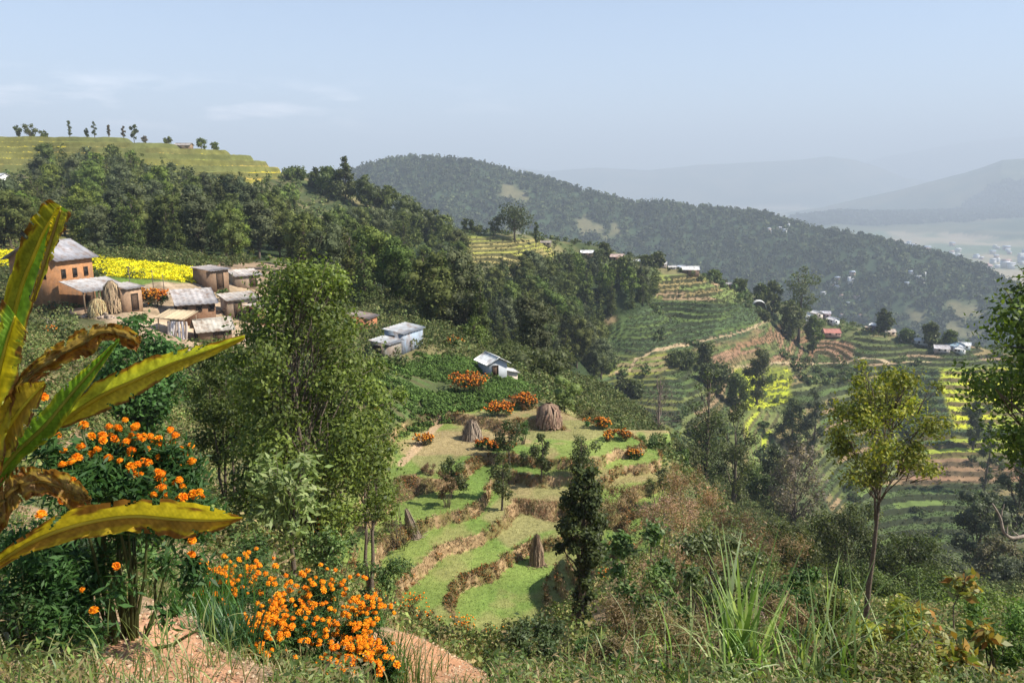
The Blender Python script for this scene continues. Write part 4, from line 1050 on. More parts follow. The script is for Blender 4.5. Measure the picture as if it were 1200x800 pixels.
for nm, lb, u, Y, W, L, H, rs, rz, wc, rc, sk, wi, do in S:
    W *= .9; L *= .9; H *= .92; wc = np.array(wc) * .8; rc = np.array(rc) * .8
    house(nm, lb, 'shed', at(u, Y), W, L, H, rs, math.radians(rz), wc, rc, skill=sk, over=.28, ridges=8, wins=wi, doors=do)
# thatched lean-to with poles and pale sacking
Pl = at(207, 68); tl = empty('lean_to', Pl, math.radians(-10)); tag(tl, 'straw-coloured flat lean-to on poles left of the low shed', 'lean-to')
mb = MB(); roof_slab(mb, (-1.3, -1.1, 1.45), (1.5, -1.1, 1.35), (1.5, 1.2, 1.75), (-1.3, 1.2, 1.85), .07, (.56, .43, .27), 6, .02); mb.build('roof', M_STRAW, tl)
for xx, yy in ((-1.1, -.9), (.1, -.95), (1.3, -.9), (-1.1, 1.0), (1.3, 1.0)):
    mb = MB(); mb.tube([(xx, yy, -.5), (xx + .05, yy, 1.5)], .05, (.25, .18, .12), 5); mb.build('post', M_WOOD, tl)
for k in range(7):
    mb = MB(); x0 = .0 + k * .28; g = np.linspace(0, 1, 6)
    pts = np.stack([x0 + .12 * np.sin(g * 3 + k), -1.15 + .06 * np.cos(g * 5 + k) - g * .25, 1.25 - g * 1.5], 1)
    Vv = np.concatenate([pts - [.11, 0, 0], pts + [.11, 0.03, 0], pts + [.11, .06, 0], pts - [.11, -.04, 0]]); i = np.arange(5)
    mb.add(Vv, Q=np.vstack([np.stack([a * 6 + i, b * 6 + i, b * 6 + i + 1, a * 6 + i + 1], 1) for a, b in ((0, 1), (1, 2), (2, 3), (3, 0))]), C=(.62, .58, .58) if k % 3 else (.48, .40, .34))
    o = mb.build('cloth_strip', M_PAINT, tl)
# rubble and stone walls in the yard
def rubble(P, w, d, n, label, h=.5, C=(.36, .29, .24), nm='stone_heap'):
    mb = MB(); rg = np.random.default_rng(int(abs(P[0]) * 31) + n)
    for _ in range(n):
        x, y = rg.uniform(-w / 2, w / 2), rg.uniform(-d / 2, d / 2); e = (1 - (2 * x / w) ** 2) * (1 - (2 * y / d) ** 2)
        s = rg.uniform(.10, .3); blob(mb, (x, y, rg.uniform(0, max(.05, h * e))), (s, s * .8, s * .6), np.array(C) * rg.uniform(.6, 1.4), rg, 6)
    o = mb.build(nm, M_STONE, loc=P); o.rotation_euler[2] = rg.uniform(-.5, .2); tag(o, label, 'stones'); return o
rubble(at(52, 67), 3.6, 1.4, 90, 'grey stone heap at the foot of the mud house', .7)
rubble(at(118, 69), 3.8, .8, 90, 'low stone edging wall in front of the verandah', .5, (.42, .32, .24))
rubble(at(290, 72), 3.0, 1.6, 70, 'pile of pale rubble right of the low shed', .4, (.46, .38, .32))
rubble(at(300, 88), 3.6, 1.5, 80, 'pale rubble line behind the doorway shed', .5, (.50, .44, .40))
rubble(at(268, 84), 2.4, 1.2, 60, 'pale stones stacked between the back sheds', .6, (.48, .42, .36))
rubble(at(240, 71), 2.4, 1.0, 50, 'small grey stone heap under the low shed wall', .4)
rubble(at(262, 78), 2.0, 1.0, 60, 'brown clod heap between the long shed and the narrow shed', .5, (.34, .24, .16))
rubble(at(312, 84), 3.0, 2.0, 80, 'pale rubble spread at the right end of the yard', .4, (.5, .42, .36))
# corrugated huts
hut = house('corrugated_hut', 'pale blue corrugated iron hut above the marigold hedge', 'hut', at(474, 75), 2.0, 3.8, 1.7, .28, math.radians(-24), (.34, .41, .50), (.42, .44, .46), skill=True, over=.2, ridges=8, wmat=M_TIN, doors=[('y-', -.3, .05, .8, 1.4)])
house('corrugated_lean_to', 'lower grey tin annex in front of the pale blue hut', 'shed', at(453, 71.5), 1.9, 2.2, 1.35, .2, math.radians(-24), (.30, .27, .23), (.40, .41, .42), skill=True, over=.22, ridges=6, wmat=M_TIN, doors=[('y-', -.3, .05, .8, 1.1)])
house('brick_hut', 'small red brick hut with dark tin roof behind the big leafy tree', 'hut', at(425, 84), 2.4, 2.4, 1.6, .3, math.radians(-14), (.42, .17, .08), (.22, .18, .16), skill=True, over=.25, ridges=6, wins=[('y-', .4, .8, .4, .4)])
house('white_hut', 'small hut with bright white gable roof below the marigold hedge', 'hut', at(577, 73.5), 1.9, 2.4, 1.3, .5, math.radians(28), (.42, .44, .47), WHT, over=.3, ridges=6, wmat=M_PAINT, doors=[('y-', -.3, .05, .55, 1.0)])
house('white_annex', 'tiny white-roofed annex on the right of the white gabled hut', 'shed', at(598, 74.5), 1.0, 1.4, .75, .25, math.radians(20), (.5, .42, .34), WHT, skill=True, over=.18, ridges=4, wmat=M_PAINT)
# roofs along the spur crest
G1 = 'roofs along the spur crest'
for u, Y, wpx, lb, wc, rc, rz in [
    (809, 341, 19, 'house with the brightest white roof above the curved terraces', (.20, .13, .09), WHT, 82), (797, 352, 10, 'small blue-grey roofed hut just left of the brightest white roof', (.30, .30, .32), (.45, .50, .58), 80),
    (688, 326, 14, 'leftmost white roofed house on the spur crest', (.24, .17, .12), (.70, .70, .70), 84), (723, 333, 15, 'reddish brown roofed house on the spur crest', (.36, .22, .15), (.45, .33, .29), 84), (747, 337, 9, 'small white roofed house third along the spur crest', (.4, .3, .24), (.72, .7, .68), 80),
    (775, 343, 12, 'grey roofed house just left of the dark crest trees', (.4, .34, .3), (.62, .60, .58), 76), (788, 345, 8, 'tiny pale hut on the crest left of the blue-grey one', (.5, .45, .4), (.62, .6, .58), 82), (640, 312, 11, 'low brown hut on the crest beside the lone tree', (.30, .24, .17), (.34, .30, .25), 84),
    (853, 352, 8, 'small orange-walled hut on the crest right of the terraces', (.5, .3, .14), (.45, .42, .42), 80), (866, 355, 9, 'small blue-grey hut right of the orange-walled one', (.4, .42, .48), (.5, .55, .65), 70)]:
    w_ = wpx * Y / F_PX
    house('crest_house', lb, 'house', at(u, Y), w_ * .62, w_, w_ * .33, w_ * .17, math.radians(rz), wc, rc, G1, over=.4, ridges=4, wmat=M_PAINT, wins=[('x-', -w_ * .2, w_ * .12, .6, .6), ('x-', w_ * .2, w_ * .12, .6, .6)])
# arched tunnel shelter
Pa = at(889, 344); ta = empty('tunnel_shelter', Pa, math.radians(-12)); tag(ta, 'white arched plastic shelter on the slope right of the terraces', 'shelter')
mb = MB(); th = np.linspace(0, math.pi, 13); V = []
for y in (-2.5, 2.5):
    for r_ in (3.1, 3.0): V += [(r_ * math.cos(a), y, r_ * .95 * math.sin(a) + .2) for a in th]
V = np.array(V); i = np.arange(12)
mb.add(V, Q=np.vstack([np.stack([a + i, a + i + 1, b + i + 1, b + i], 1) for a, b in ((0, 26), (13, 39), (0, 13), (26, 39))]), C=WHT); mb.build('cover', M_PAINT, ta)
mb = MB(); mb.box((0, 1.5, .8), (5.2, .2, 2.2), C=(.16, .13, .10)); mb.build('back_wall', M_MUD, ta)
for x in (-3.05, 3.05):
    mb = MB(); mb.tube([(x, -2.4, -.5), (x, -2.4, .4)], .08, (.3, .3, .3), 5); mb.build('post', M_WOOD, ta)
# the village on the shoulder
for u, Y, w_, H, lb, wc, rc, rz in [
    (943, 372, 6.0, 3.6, 'white flat-looking house at the left end of the village', WHT, WHT, 10), (950, 366, 4.2, 5.2, 'tall narrow white house stepping down in the village', WHT, (.7, .7, .72), -20), (957, 378, 4.5, 3.0, 'cream house behind the tall narrow white one', (.7, .6, .5), (.7, .68, .66), 15),
    (967, 380, 4.4, 3.6, 'grey-violet roofed house in the middle of the village', (.28, .22, .24), (.55, .54, .58), 75), (976, 376, 4.6, 3.2, 'white gabled house behind the red roof', (.75, .75, .75), (.75, .75, .78), 20), (974, 366, 7.2, 2.2, 'long low house with dull red roof', (.4, .25, .2), (.46, .17, .13), 85),
    (1026, 368, 4.4, 4.4, 'dark house with white gable edge at the centre right of the village', (.16, .12, .16), WHT, 25), (1033, 366, 3.6, 2.6, 'orange-walled house beside the dark one', (.62, .34, .15), (.52, .38, .26), 75), (1042, 363, 4.6, 2.6, 'tan-walled house right of the orange one', (.58, .45, .32), (.5, .42, .36), 85),
    (1018, 369, 2.4, 2.6, 'small mustard-coloured house left of the dark one', (.6, .45, .15), (.5, .4, .3), 20), (1060, 355, 5.0, 2.4, 'low whitish house along the lane', (.6, .56, .5), WHT, 84), (1078, 352, 5.6, 2.4, 'bright white roofed low house along the lane', (.6, .58, .55), WHT, 80),
    (1118, 343, 6.4, 3.4, 'house with pale blue roof near the right tree', (.5, .52, .56), (.36, .53, .66), 20), (1103, 341, 6.0, 2.4, 'grey gabled shed left of the pale blue roof', (.45, .40, .38), (.55, .52, .54), 70), (1124, 339, 3.8, 2.4, 'small white gabled hut below the pale blue roof', (.6, .6, .6), WHT, 30), (1130, 345, 4.6, 3.0, 'small white hut behind the blue roofed house', (.7, .7, .7), WHT, 60)]:
    house('village_house', lb, 'house', at(u, Y), w_ * .8, w_, H * .75, w_ * .2, math.radians(rz), wc, rc, 'houses of the village on the shoulder', over=.35, ridges=4, wmat=M_PAINT, wins=[('x-', -w_ * .2, H * .3, .7, .8), ('x-', w_ * .2, H * .3, .7, .8), ('y-', 0, H * .3, .7, .8)])
house('field_shelter', 'small brown shelter with pale roof among the hilltop plots', 'shelter', at(216, 338), 3.0, 6.5, 2.0, .8, math.radians(86), (.24, .17, .12), (.4, .36, .33), over=.4, ridges=4)
house('white_house', 'white building cut off by the left edge below the hilltop', 'house', at(-6, 232), 3.4, 7.0, 3.0, .6, math.radians(84), WHT, (.6, .62, .64), over=.3, ridges=4, wmat=M_PAINT)
house('green_hut', 'small green painted hut on the pale slope behind the banana leaf', 'hut', at(27, 200), 3.0, 3.0, 2.4, .5, math.radians(75), (.05, .25, .14), (.05, .28, .17), over=.3, ridges=4, wmat=M_PAINT)
# hamlets on the far hill and the town on the valley floor
rh = random.Random(3)
hn_ = [0]
def hamlet(n, box, group, label, size, ymin=600, spread=1.0):
    k = 0
    for _ in range(n * 6):
        if k >= n: break
        u = rh.uniform(box[0], box[2]); v = rh.uniform(box[1], box[3]); P = hit(u, v, ymin, 9000)
        if P is None: continue
        w_ = rh.uniform(*size); h_ = rh.uniform(.45, .9) * w_
        mb = MB(); t_ = rh.choice([(.6, .6, .6), (.55, .5, .44), (.5, .34, .27), (.6, .6, .64), (.45, .46, .5)])
        mb.box((0, 0, h_ / 2 - .5), (w_, w_ * rh.uniform(.6, .9), h_ + 1), C=t_)
        x, y = w_ * .56, w_ * .48
        mb.add([(-x, -y, h_), (x, -y, h_), (x, y, h_), (-x, y, h_), (-x, 0, h_ + w_ * .22), (x, 0, h_ + w_ * .22)], Q=[[0, 1, 5, 4], [2, 3, 4, 5], [3, 2, 1, 0]], T=[[0, 4, 3], [1, 2, 5]],
               C=rh.choice([(.7, .7, .7), (.5, .5, .52), (.4, .26, .22), (.4, .45, .55)]))
        o = mb.build('distant_house', M_PAINT, loc=P); o.rotation_euler[2] = rh.uniform(-.6, .6); tag(o, label, 'house', group); k += 1
hamlet(15, (962, 322, 1000, 350), 'houses of the hazy hamlet on the far hill', 'pale house in the hazy hamlet on the far wooded hill', (5, 9))
hamlet(8, (985, 348, 1012, 372), 'houses strung below the hazy hamlet', 'small pale house strung out below the hazy far-hill hamlet', (4, 7))
hamlet(6, (1062, 322, 1084, 338), 'houses of the small clearing on the far hill', 'pale house in the small tan clearing on the far hill', (6, 10))
hamlet(8, (900, 262, 960, 275), 'white houses near the end of the far ridge', 'tiny white house near the end of the far wooded ridge', (5, 8))
hamlet(60, (1030, 255, 1215, 318), 'buildings of the town on the valley floor', 'tiny whitish building of the hazy town on the valley floor', (14, 30), 2300)

# ------------------------------------------------------------------ straw stacks, stooks and poles
def stook(u, vb, hpx, wpx, label, pal=PT, Y=None, lean=0., name='straw_stook', n=420, cat='straw stack', shape='cone'):
    P = at(u, Y) if Y else hit(u, vb, 14)
    h = hpx * P[1] / F_PX * 1.02; w = wpx * P[1] / F_PX; rg = np.random.default_rng(int(u * 3 + hpx))
    th = rg.uniform(0, 6.283, n); r = w / 2 * rg.uniform(.6, 1.0, n)
    f = rg.uniform(.0, .35, n) if shape == 'cone' else rg.uniform(0, .75, n)
    top = np.stack([np.cos(th) * w * rg.uniform(-.05, .22, n) + lean, np.sin(th) * w * rg.uniform(-.05, .22, n), h * rg.uniform(.62, 1.1, n)], 1)
    bot = np.stack([np.cos(th) * r, np.sin(th) * r, -.05 + 0 * r], 1)
    if shape == 'dome':
        bot[:, 2] = h * f; rr = np.sqrt(1 - (f * .9) ** 2); bot[:, :2] = np.stack([np.cos(th), np.sin(th)], 1) * (w / 2) * rr[:, None]
        top = np.stack([np.cos(th) * w * .3 * (1 - f), np.sin(th) * w * .3 * (1 - f), np.minimum(h, h * (f + .45))], 1)
    mb = MB(); d = unit(top - bot); side = unit(np.cross(d, np.stack([np.cos(th), np.sin(th), 0 * th], 1))) * (w * .022)
    mid = bot + (top - bot) * .5 + np.stack([np.cos(th), np.sin(th), 0 * th], 1) * w * rg.uniform(-.02, .16, n)[:, None]
    V = np.stack([bot - side, bot + side, mid + side, mid - side, top + side * .5, top - side * .5], 1).reshape(-1, 3)
    i = np.arange(n)[:, None] * 6
    Cc = np.asarray(pal)[rg.integers(0, len(pal), n)] * rg.uniform(.6, 1.3, n)[:, None]
    mb.add(V, Q=np.vstack([i + [0, 1, 2, 3], i + [3, 2, 4, 5]]), C=np.repeat(Cc, 6, 0))
    for _ in range(1 if n < 10 else 40):      # loose stalks fallen round the foot
        a_ = rg.uniform(0, 6.28); r0_ = w * rg.uniform(.45, .75); mb.tube([(math.cos(a_) * r0_, math.sin(a_) * r0_, .02), (math.cos(a_) * r0_ + rg.uniform(-.3, .3), math.sin(a_) * r0_ + rg.uniform(-.3, .3), .06)], .012 + w * .004, np.mean(pal, 0), 3)
    blob(mb, (lean * .4, 0, h * .36), (w * .26, w * .26, h * .36), np.mean(pal, 0), rg, 8)
    o = mb.build(name, M_STRAW, loc=P); tag(o, label, cat); return o
PS = [(.22, .16, .12), (.30, .23, .17), (.38, .30, .22)]
stook(487, 628, 34, 16, 'tilted greyish straw stook between the left grass terraces', PS, lean=-.5)
stook(629, 660, 36, 22, 'tall brown maize-stalk bundle beside the dark field tree', [(.18, .12, .08), (.3, .2, .13), (.4, .29, .2)], n=500)
stook(643, 500, 29, 33, 'rounded brown haystack on the top of the knoll', [(.22, .13, .09), (.3, .19, .13), (.36, .25, .17)], Y=60, shape='dome', name='haystack', n=700)
stook(553, 514, 22, 28, 'pale straw cone near the top of the grass terraces', PS, n=600)
stook(133, 364, 38, 22, 'tall straw stack standing in the house yard', [(.34, .24, .15), (.46, .34, .2), (.26, .18, .11)], Y=71, n=600, shape='dome')
stook(115, 366, 22, 22, 'short yellowish straw stack beside the verandah', [(.44, .34, .16), (.5, .4, .22), (.3, .2, .1)], Y=69.5, shape='dome')
stook(892, 668, 54, 66, 'pinkish straw heap half hidden behind the tall shrubs', [(.36, .25, .19), (.44, .32, .25), (.3, .2, .15)], Y=19, shape='dome', name='haystack', n=900)
for u, Y, hpx, lb in [(154, 76, 42, 'thin tall pole standing in front of the yellow field'), (180, 80, 26, 'short pole left of the orange bushes'), (193, 78, 30, 'thin pole at the corner of the long shed'), (268, 88, 30, 'thin pole rising behind the row of sheds')]:
    P = at(u, Y); mb = MB(); h = hpx * Y / F_PX; mb.tube([(0, 0, -.3), (.02, 0, h * .5), (-.02, 0, h)], [.045, .04, .03], (.14, .11, .09), 6)
    mb.tube([(-.25, 0, h - .2), (.25, 0, h - .22)], .025, (.14, .11, .09), 4)
    tag(mb.build('wooden_pole', M_WOOD, loc=P), lb, 'pole')
# ------------------------------------------------------------------ marigolds
ORANGE = [(.90, .28, .010), (.94, .38, .014), (.82, .21, .008)]
def flower_mesh(nm, petals, rings, rg, pal=ORANGE):
    """a marigold pompon of radius 1 with ruffled petals in rings, facing +z"""
    mb = MB()
    blob(mb, (0, 0, -.05), (.74, .74, .55), np.mean(pal, 0) * .9, rg, 10)
    for k in range(rings):
        el = math.radians(-22 + 105 * k / max(1, rings - 1)); m = max(4, int(petals * (1 - .6 * k / rings)))
        a = np.arange(m) / m * 2 * math.pi + k * .7 + rg.uniform(-.15, .15, m)
        e = el + rg.uniform(-.12, .12, m)
        d = np.stack([np.cos(a) * np.cos(e), np.sin(a) * np.cos(e), np.sin(e) * .8], 1)
        P = d * .42; t = unit(d + rg.normal(size=d.shape) * .12)
        n_ = unit(np.cross(np.cross(d, [0, 0, 1.0]), d) + rg.normal(size=d.shape) * .25)
        b = unit(np.cross(t, n_)); L = .58 * rg.uniform(.85, 1.1, m)[:, None]; w = .22
        V = np.stack([P - b * w * .4, P + b * w * .4, P + t * L * .8 + b * w + n_ * .06, P + t * L + n_ * .0, P + t * L * .8 - b * w + n_ * .06], 1).reshape(-1, 3)
        i = np.arange(m)[:, None] * 5
        C = np.asarray(pal)[rg.integers(0, len(pal), m)] * rg.uniform(.8, 1.2, m)[:, None]
        mb.add(V, Q=np.vstack([i + [0, 1, 2, 4]]), T=i + [4, 2, 3], C=np.repeat(C, 5, 0))
    V = np.vstack(mb.V)
    return mesh_np(nm, V, [np.vstack(mb.Q), np.vstack(mb.T)], M_PETAL, np.vstack(mb.C))
RUST = [(.62, .20, .02), (.72, .28, .025), (.45, .13, .02), (.30, .12, .03)]
rf = np.random.default_rng(21)
FLN = [flower_mesh('flower_head', 16, 6, rf) for _ in range(4)]
FLF = [flower_mesh('flower_head', 9, 4, rf) for _ in range(4)]
PM1 = [(.03, .075, .018), (.05, .11, .026), (.075, .15, .035)]
def marigold(label, P, h, w, nfl, fr, nleaf, lsize, group=None, meshes=None, spots=None, d=None, seed=1, pal=PM1, cat='marigold', merged=False, stems=26):
    """P base, h tall, w wide bush; fr flower radius; spots: photo pixels (u, v, depth) the flowers stand at"""
    rg = np.random.default_rng(seed); t = empty('marigold_plant', P); tag(t, label, cat, group)
    d = d or w
    K = 16; cen = np.stack([rg.uniform(-.36, .36, K) * w, rg.uniform(-.36, .36, K) * d, rg.uniform(.28, .78, K) * h], 1)
    cen[:, 2] *= 1 - .45 * ((cen[:, 0] / w * 2) ** 2 + (cen[:, 1] / d * 2) ** 2)
    if spots:      # foliage rises to just under the blooms
        sp = np.array([wp(*q) for q in spots]) - P; sp[:, 2] -= .16; cen = np.vstack([cen, sp]); K = len(cen)
    cb = MB(); r_ = np.full(K, (.2 if not spots else .13) * min(w, h * 1.6)) * rg.uniform(.8, 1.2, K)
    cloud(cb, cen, r_, nleaf, lsize, pal, rg, elong=.26, shell=.15, out=.4, up=.5, clvar=.2)
    sb = MB()
    for i in range(stems):
        e = cen[i % K] + rg.normal(size=3) * r_[i % K] * .5
        limb(sb, (e[0] * .25, e[1] * .25, -.1), e, h * .012, h * .006, rg, (.09, .11, .035), 4, sag=.02, n=5)
    pts = []
    if spots:
        for u, v, Y in spots:
            a, s = ray(u, v); pts.append(np.array([a * Y, Y, s * Y]) - P)
    else:
        for _ in range(nfl):
            k = rg.integers(K); dd = unit(rg.normal(size=3) + [0.1, -.35, .75]); dd[2] = abs(dd[2])
            q_ = cen[k] + dd * r_[k] * rg.uniform(1.0, 1.3); q_[2] = max(q_[2], h * (.25 + .65 * rg.random())); pts.append(q_)
    ff = meshes or FLF; mpal = np.asarray(RUST if merged and P[1] > 30 else ORANGE)
    if merged:
        mb = MB()
        for p in pts:
            r0 = fr * rg.uniform(.7, 1.25)
            blob(mb, p, (r0, r0, r0 * .8), mpal[rg.integers(len(mpal))] * rg.uniform(.75, 1.1), rg, 6)
        mb.build('blossoms', M_PETAL, t)
    else:
        st = sb
        for i, p in enumerate(pts):
            f = link('flower_head', ff[rg.integers(len(ff))], t, p)
            r0 = fr * rg.uniform(.72, 1.2); f.scale = (r0, r0, r0 * .95)
            f.rotation_euler = (rg.uniform(-.1, .9), rg.uniform(-.5, .5), rg.uniform(0, 6.28))
            k = int(np.argmin(((cen - p) ** 2).sum(1)))
            st.tube(np.array([cen[k], (cen[k] + p) / 2 + [0, 0, -.02], p - [0, 0, fr * .5]]), fr * .1, (.07, .12, .03), 4)
    sb.build('stems', M_LEAF, t); cb.build('leaves', M_LEAF, t)
    return t
# big plant behind the banana leaves
spots1 = [(67, 510, 3.7), (75, 528, 3.7), (98, 498, 4.0), (88, 542, 3.7), (106, 532, 3.8), (114, 527, 3.8), (84, 541, 3.6), (127, 537, 3.8), (128, 500, 4.1), (138, 502, 4.1), (136, 516, 4.0), (160, 498, 4.1), (154, 510, 4.0), (162, 512, 4.0), (154, 528, 3.9), (152, 532, 3.9), (168, 540, 3.9),
          (176, 511, 4.1), (182, 517, 4.1), (186, 514, 4.1), (190, 520, 4.1), (145, 541, 3.9), (155, 556, 3.8), (165, 556, 3.8), (185, 554, 3.8), (191, 562, 3.8), (205, 566, 3.8), (214, 570, 3.8), (210, 562, 3.8), (190, 572, 3.7), (180, 580, 3.6), (202, 518, 4.1), (212, 526, 4.1), (217, 532, 4.1), (220, 543, 4.1), (200, 536, 4.0), (211, 583, 3.7), (236, 582, 3.8),
          (75, 585, 3.3), (48, 603, 3.2), (85, 563, 3.5), (51, 465, 3.6), (225, 633, 3.6), (224, 650, 3.6), (120, 510, 4.0), (146, 520, 4.0), (172, 526, 4.0), (110, 715, 3.4), (136, 663, 3.5), (95, 523, 3.7), (205, 510, 4.1)]
def wp(u, v, Y):
    a, s = ray(u, v); return np.array([a * Y, Y, s * Y])
spots1 = [(u, v, Y * 1.27) for u, v, Y in spots1]
spots1 += [(u + R.uniform(-22, 22), v + R.uniform(-14, 22), Y + R.uniform(-.2, .1)) for u, v, Y in spots1[:38]]
P1 = at(150, 5.1); hh = wp(150, 512, 5.1)[2] - P1[2]
marigold('tall marigold plant with large orange blooms behind the banana leaves', P1, hh * 1.0, 1.25, 0, .031, 15000, .075, meshes=FLN, spots=spots1, d=.8, seed=3)
P1b = at(40, 4.6)
marigold('shaded marigold bush with few blooms at the lower left', P1b, (wp(40, 600, 4.6)[2] - P1b[2]), .95, 3, .026, 6000, .06, meshes=FLN, d=.8, seed=4)
# the flowering bank in the lower centre
for i, (u, v, Y, wpx, hpx, n, lb) in enumerate([(295, 655, 8.4, 130, 90, 80, 'wide marigold bush at the upper left of the flowering bank'), (375, 668, 8.2, 110, 90, 88, 'marigold bush at the top middle of the flowering bank'), (425, 690, 7.8, 80, 90, 80, 'marigold bush on the right shoulder of the flowering bank'),
                                              (345, 700, 7.2, 110, 90, 70, 'marigold bush in the heart of the flowering bank'), (405, 745, 6.9, 100, 90, 60, 'dark leafy marigold bush at the lower right of the flowering bank'), (295, 725, 6.8, 90, 80, 34, 'marigold bush low on the left of the flowering bank'),
                                              (255, 668, 7.6, 60, 60, 22, 'small marigold plant at the left tip of the flowering bank'), (430, 790, 6.0, 90, 70, 44, 'marigold bush cut off by the bottom edge')]):
    P = at(u, Y); top = wp(u, v - 8, Y); h = max(.45, top[2] - P[2]); w = wpx * Y / F_PX
    marigold(lb, P, h, w, min(100, int(n * 1.9)), .033, 5200, .055, seed=30 + i, d=w * .8)
# clusters further down the slope
for i, (u, vb, Y, wpx, hpx, n, lb) in enumerate([(482, 715, 27, 30, 26, 40, 'marigold clump at the corner below the left terraces'), (540, 745, 27, 30, 24, 44, 'marigold clump at the front edge of the lowest terrace'), (582, 765, 27, 36, 28, 50, 'reddish marigold clump at the bottom of the lowest terrace'), (508, 730, 27, 20, 20, 16, 'sparse marigold clump between two fuller ones'),
                                       (430, 588, 33, 34, 30, 46, 'marigold clump at the foot of the leafy lower tree'), (378, 612, 22, 26, 24, 24, 'marigold clump beside the crooked small tree'), (548, 452, 66, 34, 26, 90, 'orange marigold hedge left of the white hut'), (585, 478, 61, 26, 20, 60, 'orange marigold hedge in front of the white hut'), (612, 468, 63, 26, 20, 60, 'orange marigold hedge right of the white hut'),
                                       (497, 500, 56, 16, 15, 34, 'small round marigold bush by the dark crops'), (590, 504, 55, 26, 12, 34, 'low marigold patch beside the pale straw cone'), (568, 508, 55, 18, 14, 26, 'low marigold patch left of the straw cone'), (168, 366, 74, 20, 26, 70, 'left orange bush below the yellow field'), (187, 364, 75, 18, 24, 60, 'right orange bush below the yellow field'),
                                       (700, 500, 60, 24, 14, 40, 'orange-red flower strip along the right edge of the knoll'), (722, 513, 57, 24, 14, 40, 'orange-red flower strip lower along the right edge'), (742, 523, 55, 16, 12, 26, 'last orange-red flowers on the right edge of the knoll'), (707, 670, 34, 18, 30, 30, 'orange flowers climbing beside the dark field tree'), (722, 640, 36, 14, 22, 16, 'few orange flowers by the footpath bank'),
                                       (530, 420, 80, 16, 14, 24, 'orange flowers beside the corrugated hut'), (440, 500, 58, 14, 16, 20, 'orange flowers in the tree shade above the path'), (60, 388, 60, 18, 14, 20, 'yellow-orange flowers below the stone heap'), (410, 540, 44, 16, 16, 20, 'orange flowers showing through the leafy tree')]):
    P = at(u, Y); h = hpx * P[1] / F_PX; w = wpx * P[1] / F_PX
    h *= .95; w *= 1.45
    if Y < 30: h = max(h, top_h(P, vb - hpx * 1.1)); w *= .9
    marigold(lb, P, h, w, int(n * (2.6 if Y > 40 else 1.3)), max(.035, .0011 * P[1]) * (1.35 if P[1] > 40 else 1), 1400, max(.07, P[1] * .003), seed=60 + i, merged=True, stems=8, cat='flowers', d=w * .6, pal=PM1 if i % 3 else [(.08, .09, .03), (.14, .10, .04)])

# ------------------------------------------------------------------ banana plant with ragged leaves
def spline(pts, n):
    P = np.asarray(pts, float); m = len(P); t = np.linspace(0, m - 1, n); i = np.clip(t.astype(int), 0, m - 2); f = (t - i)[:, None]
    p0 = P[np.maximum(i - 1, 0)]; p1 = P[i]; p2 = P[i + 1]; p3 = P[np.minimum(i + 2, m - 1)]
    return .5 * ((2 * p1) + (-p0 + p2) * f + (2 * p0 - 5 * p1 + 4 * p2 - p3) * f ** 2 + (-p0 + 3 * p1 - 3 * p2 + p3) * f ** 3)
GRN = np.array((.15, .27, .035)); YEL = np.array((.55, .42, .02)); BRN = np.array((.16, .07, .02)); TAN = np.array((.45, .28, .13)); OLV = np.array((.24, .22, .03))
STEM = np.array((-2.35, 2.5, -1.1))
banana = empty('banana_plant', (STEM[0], STEM[1], float(gz(STEM[0], STEM[1]))))
tag(banana, 'banana plant with tattered yellowing leaves reaching in from the left edge', 'banana plant')
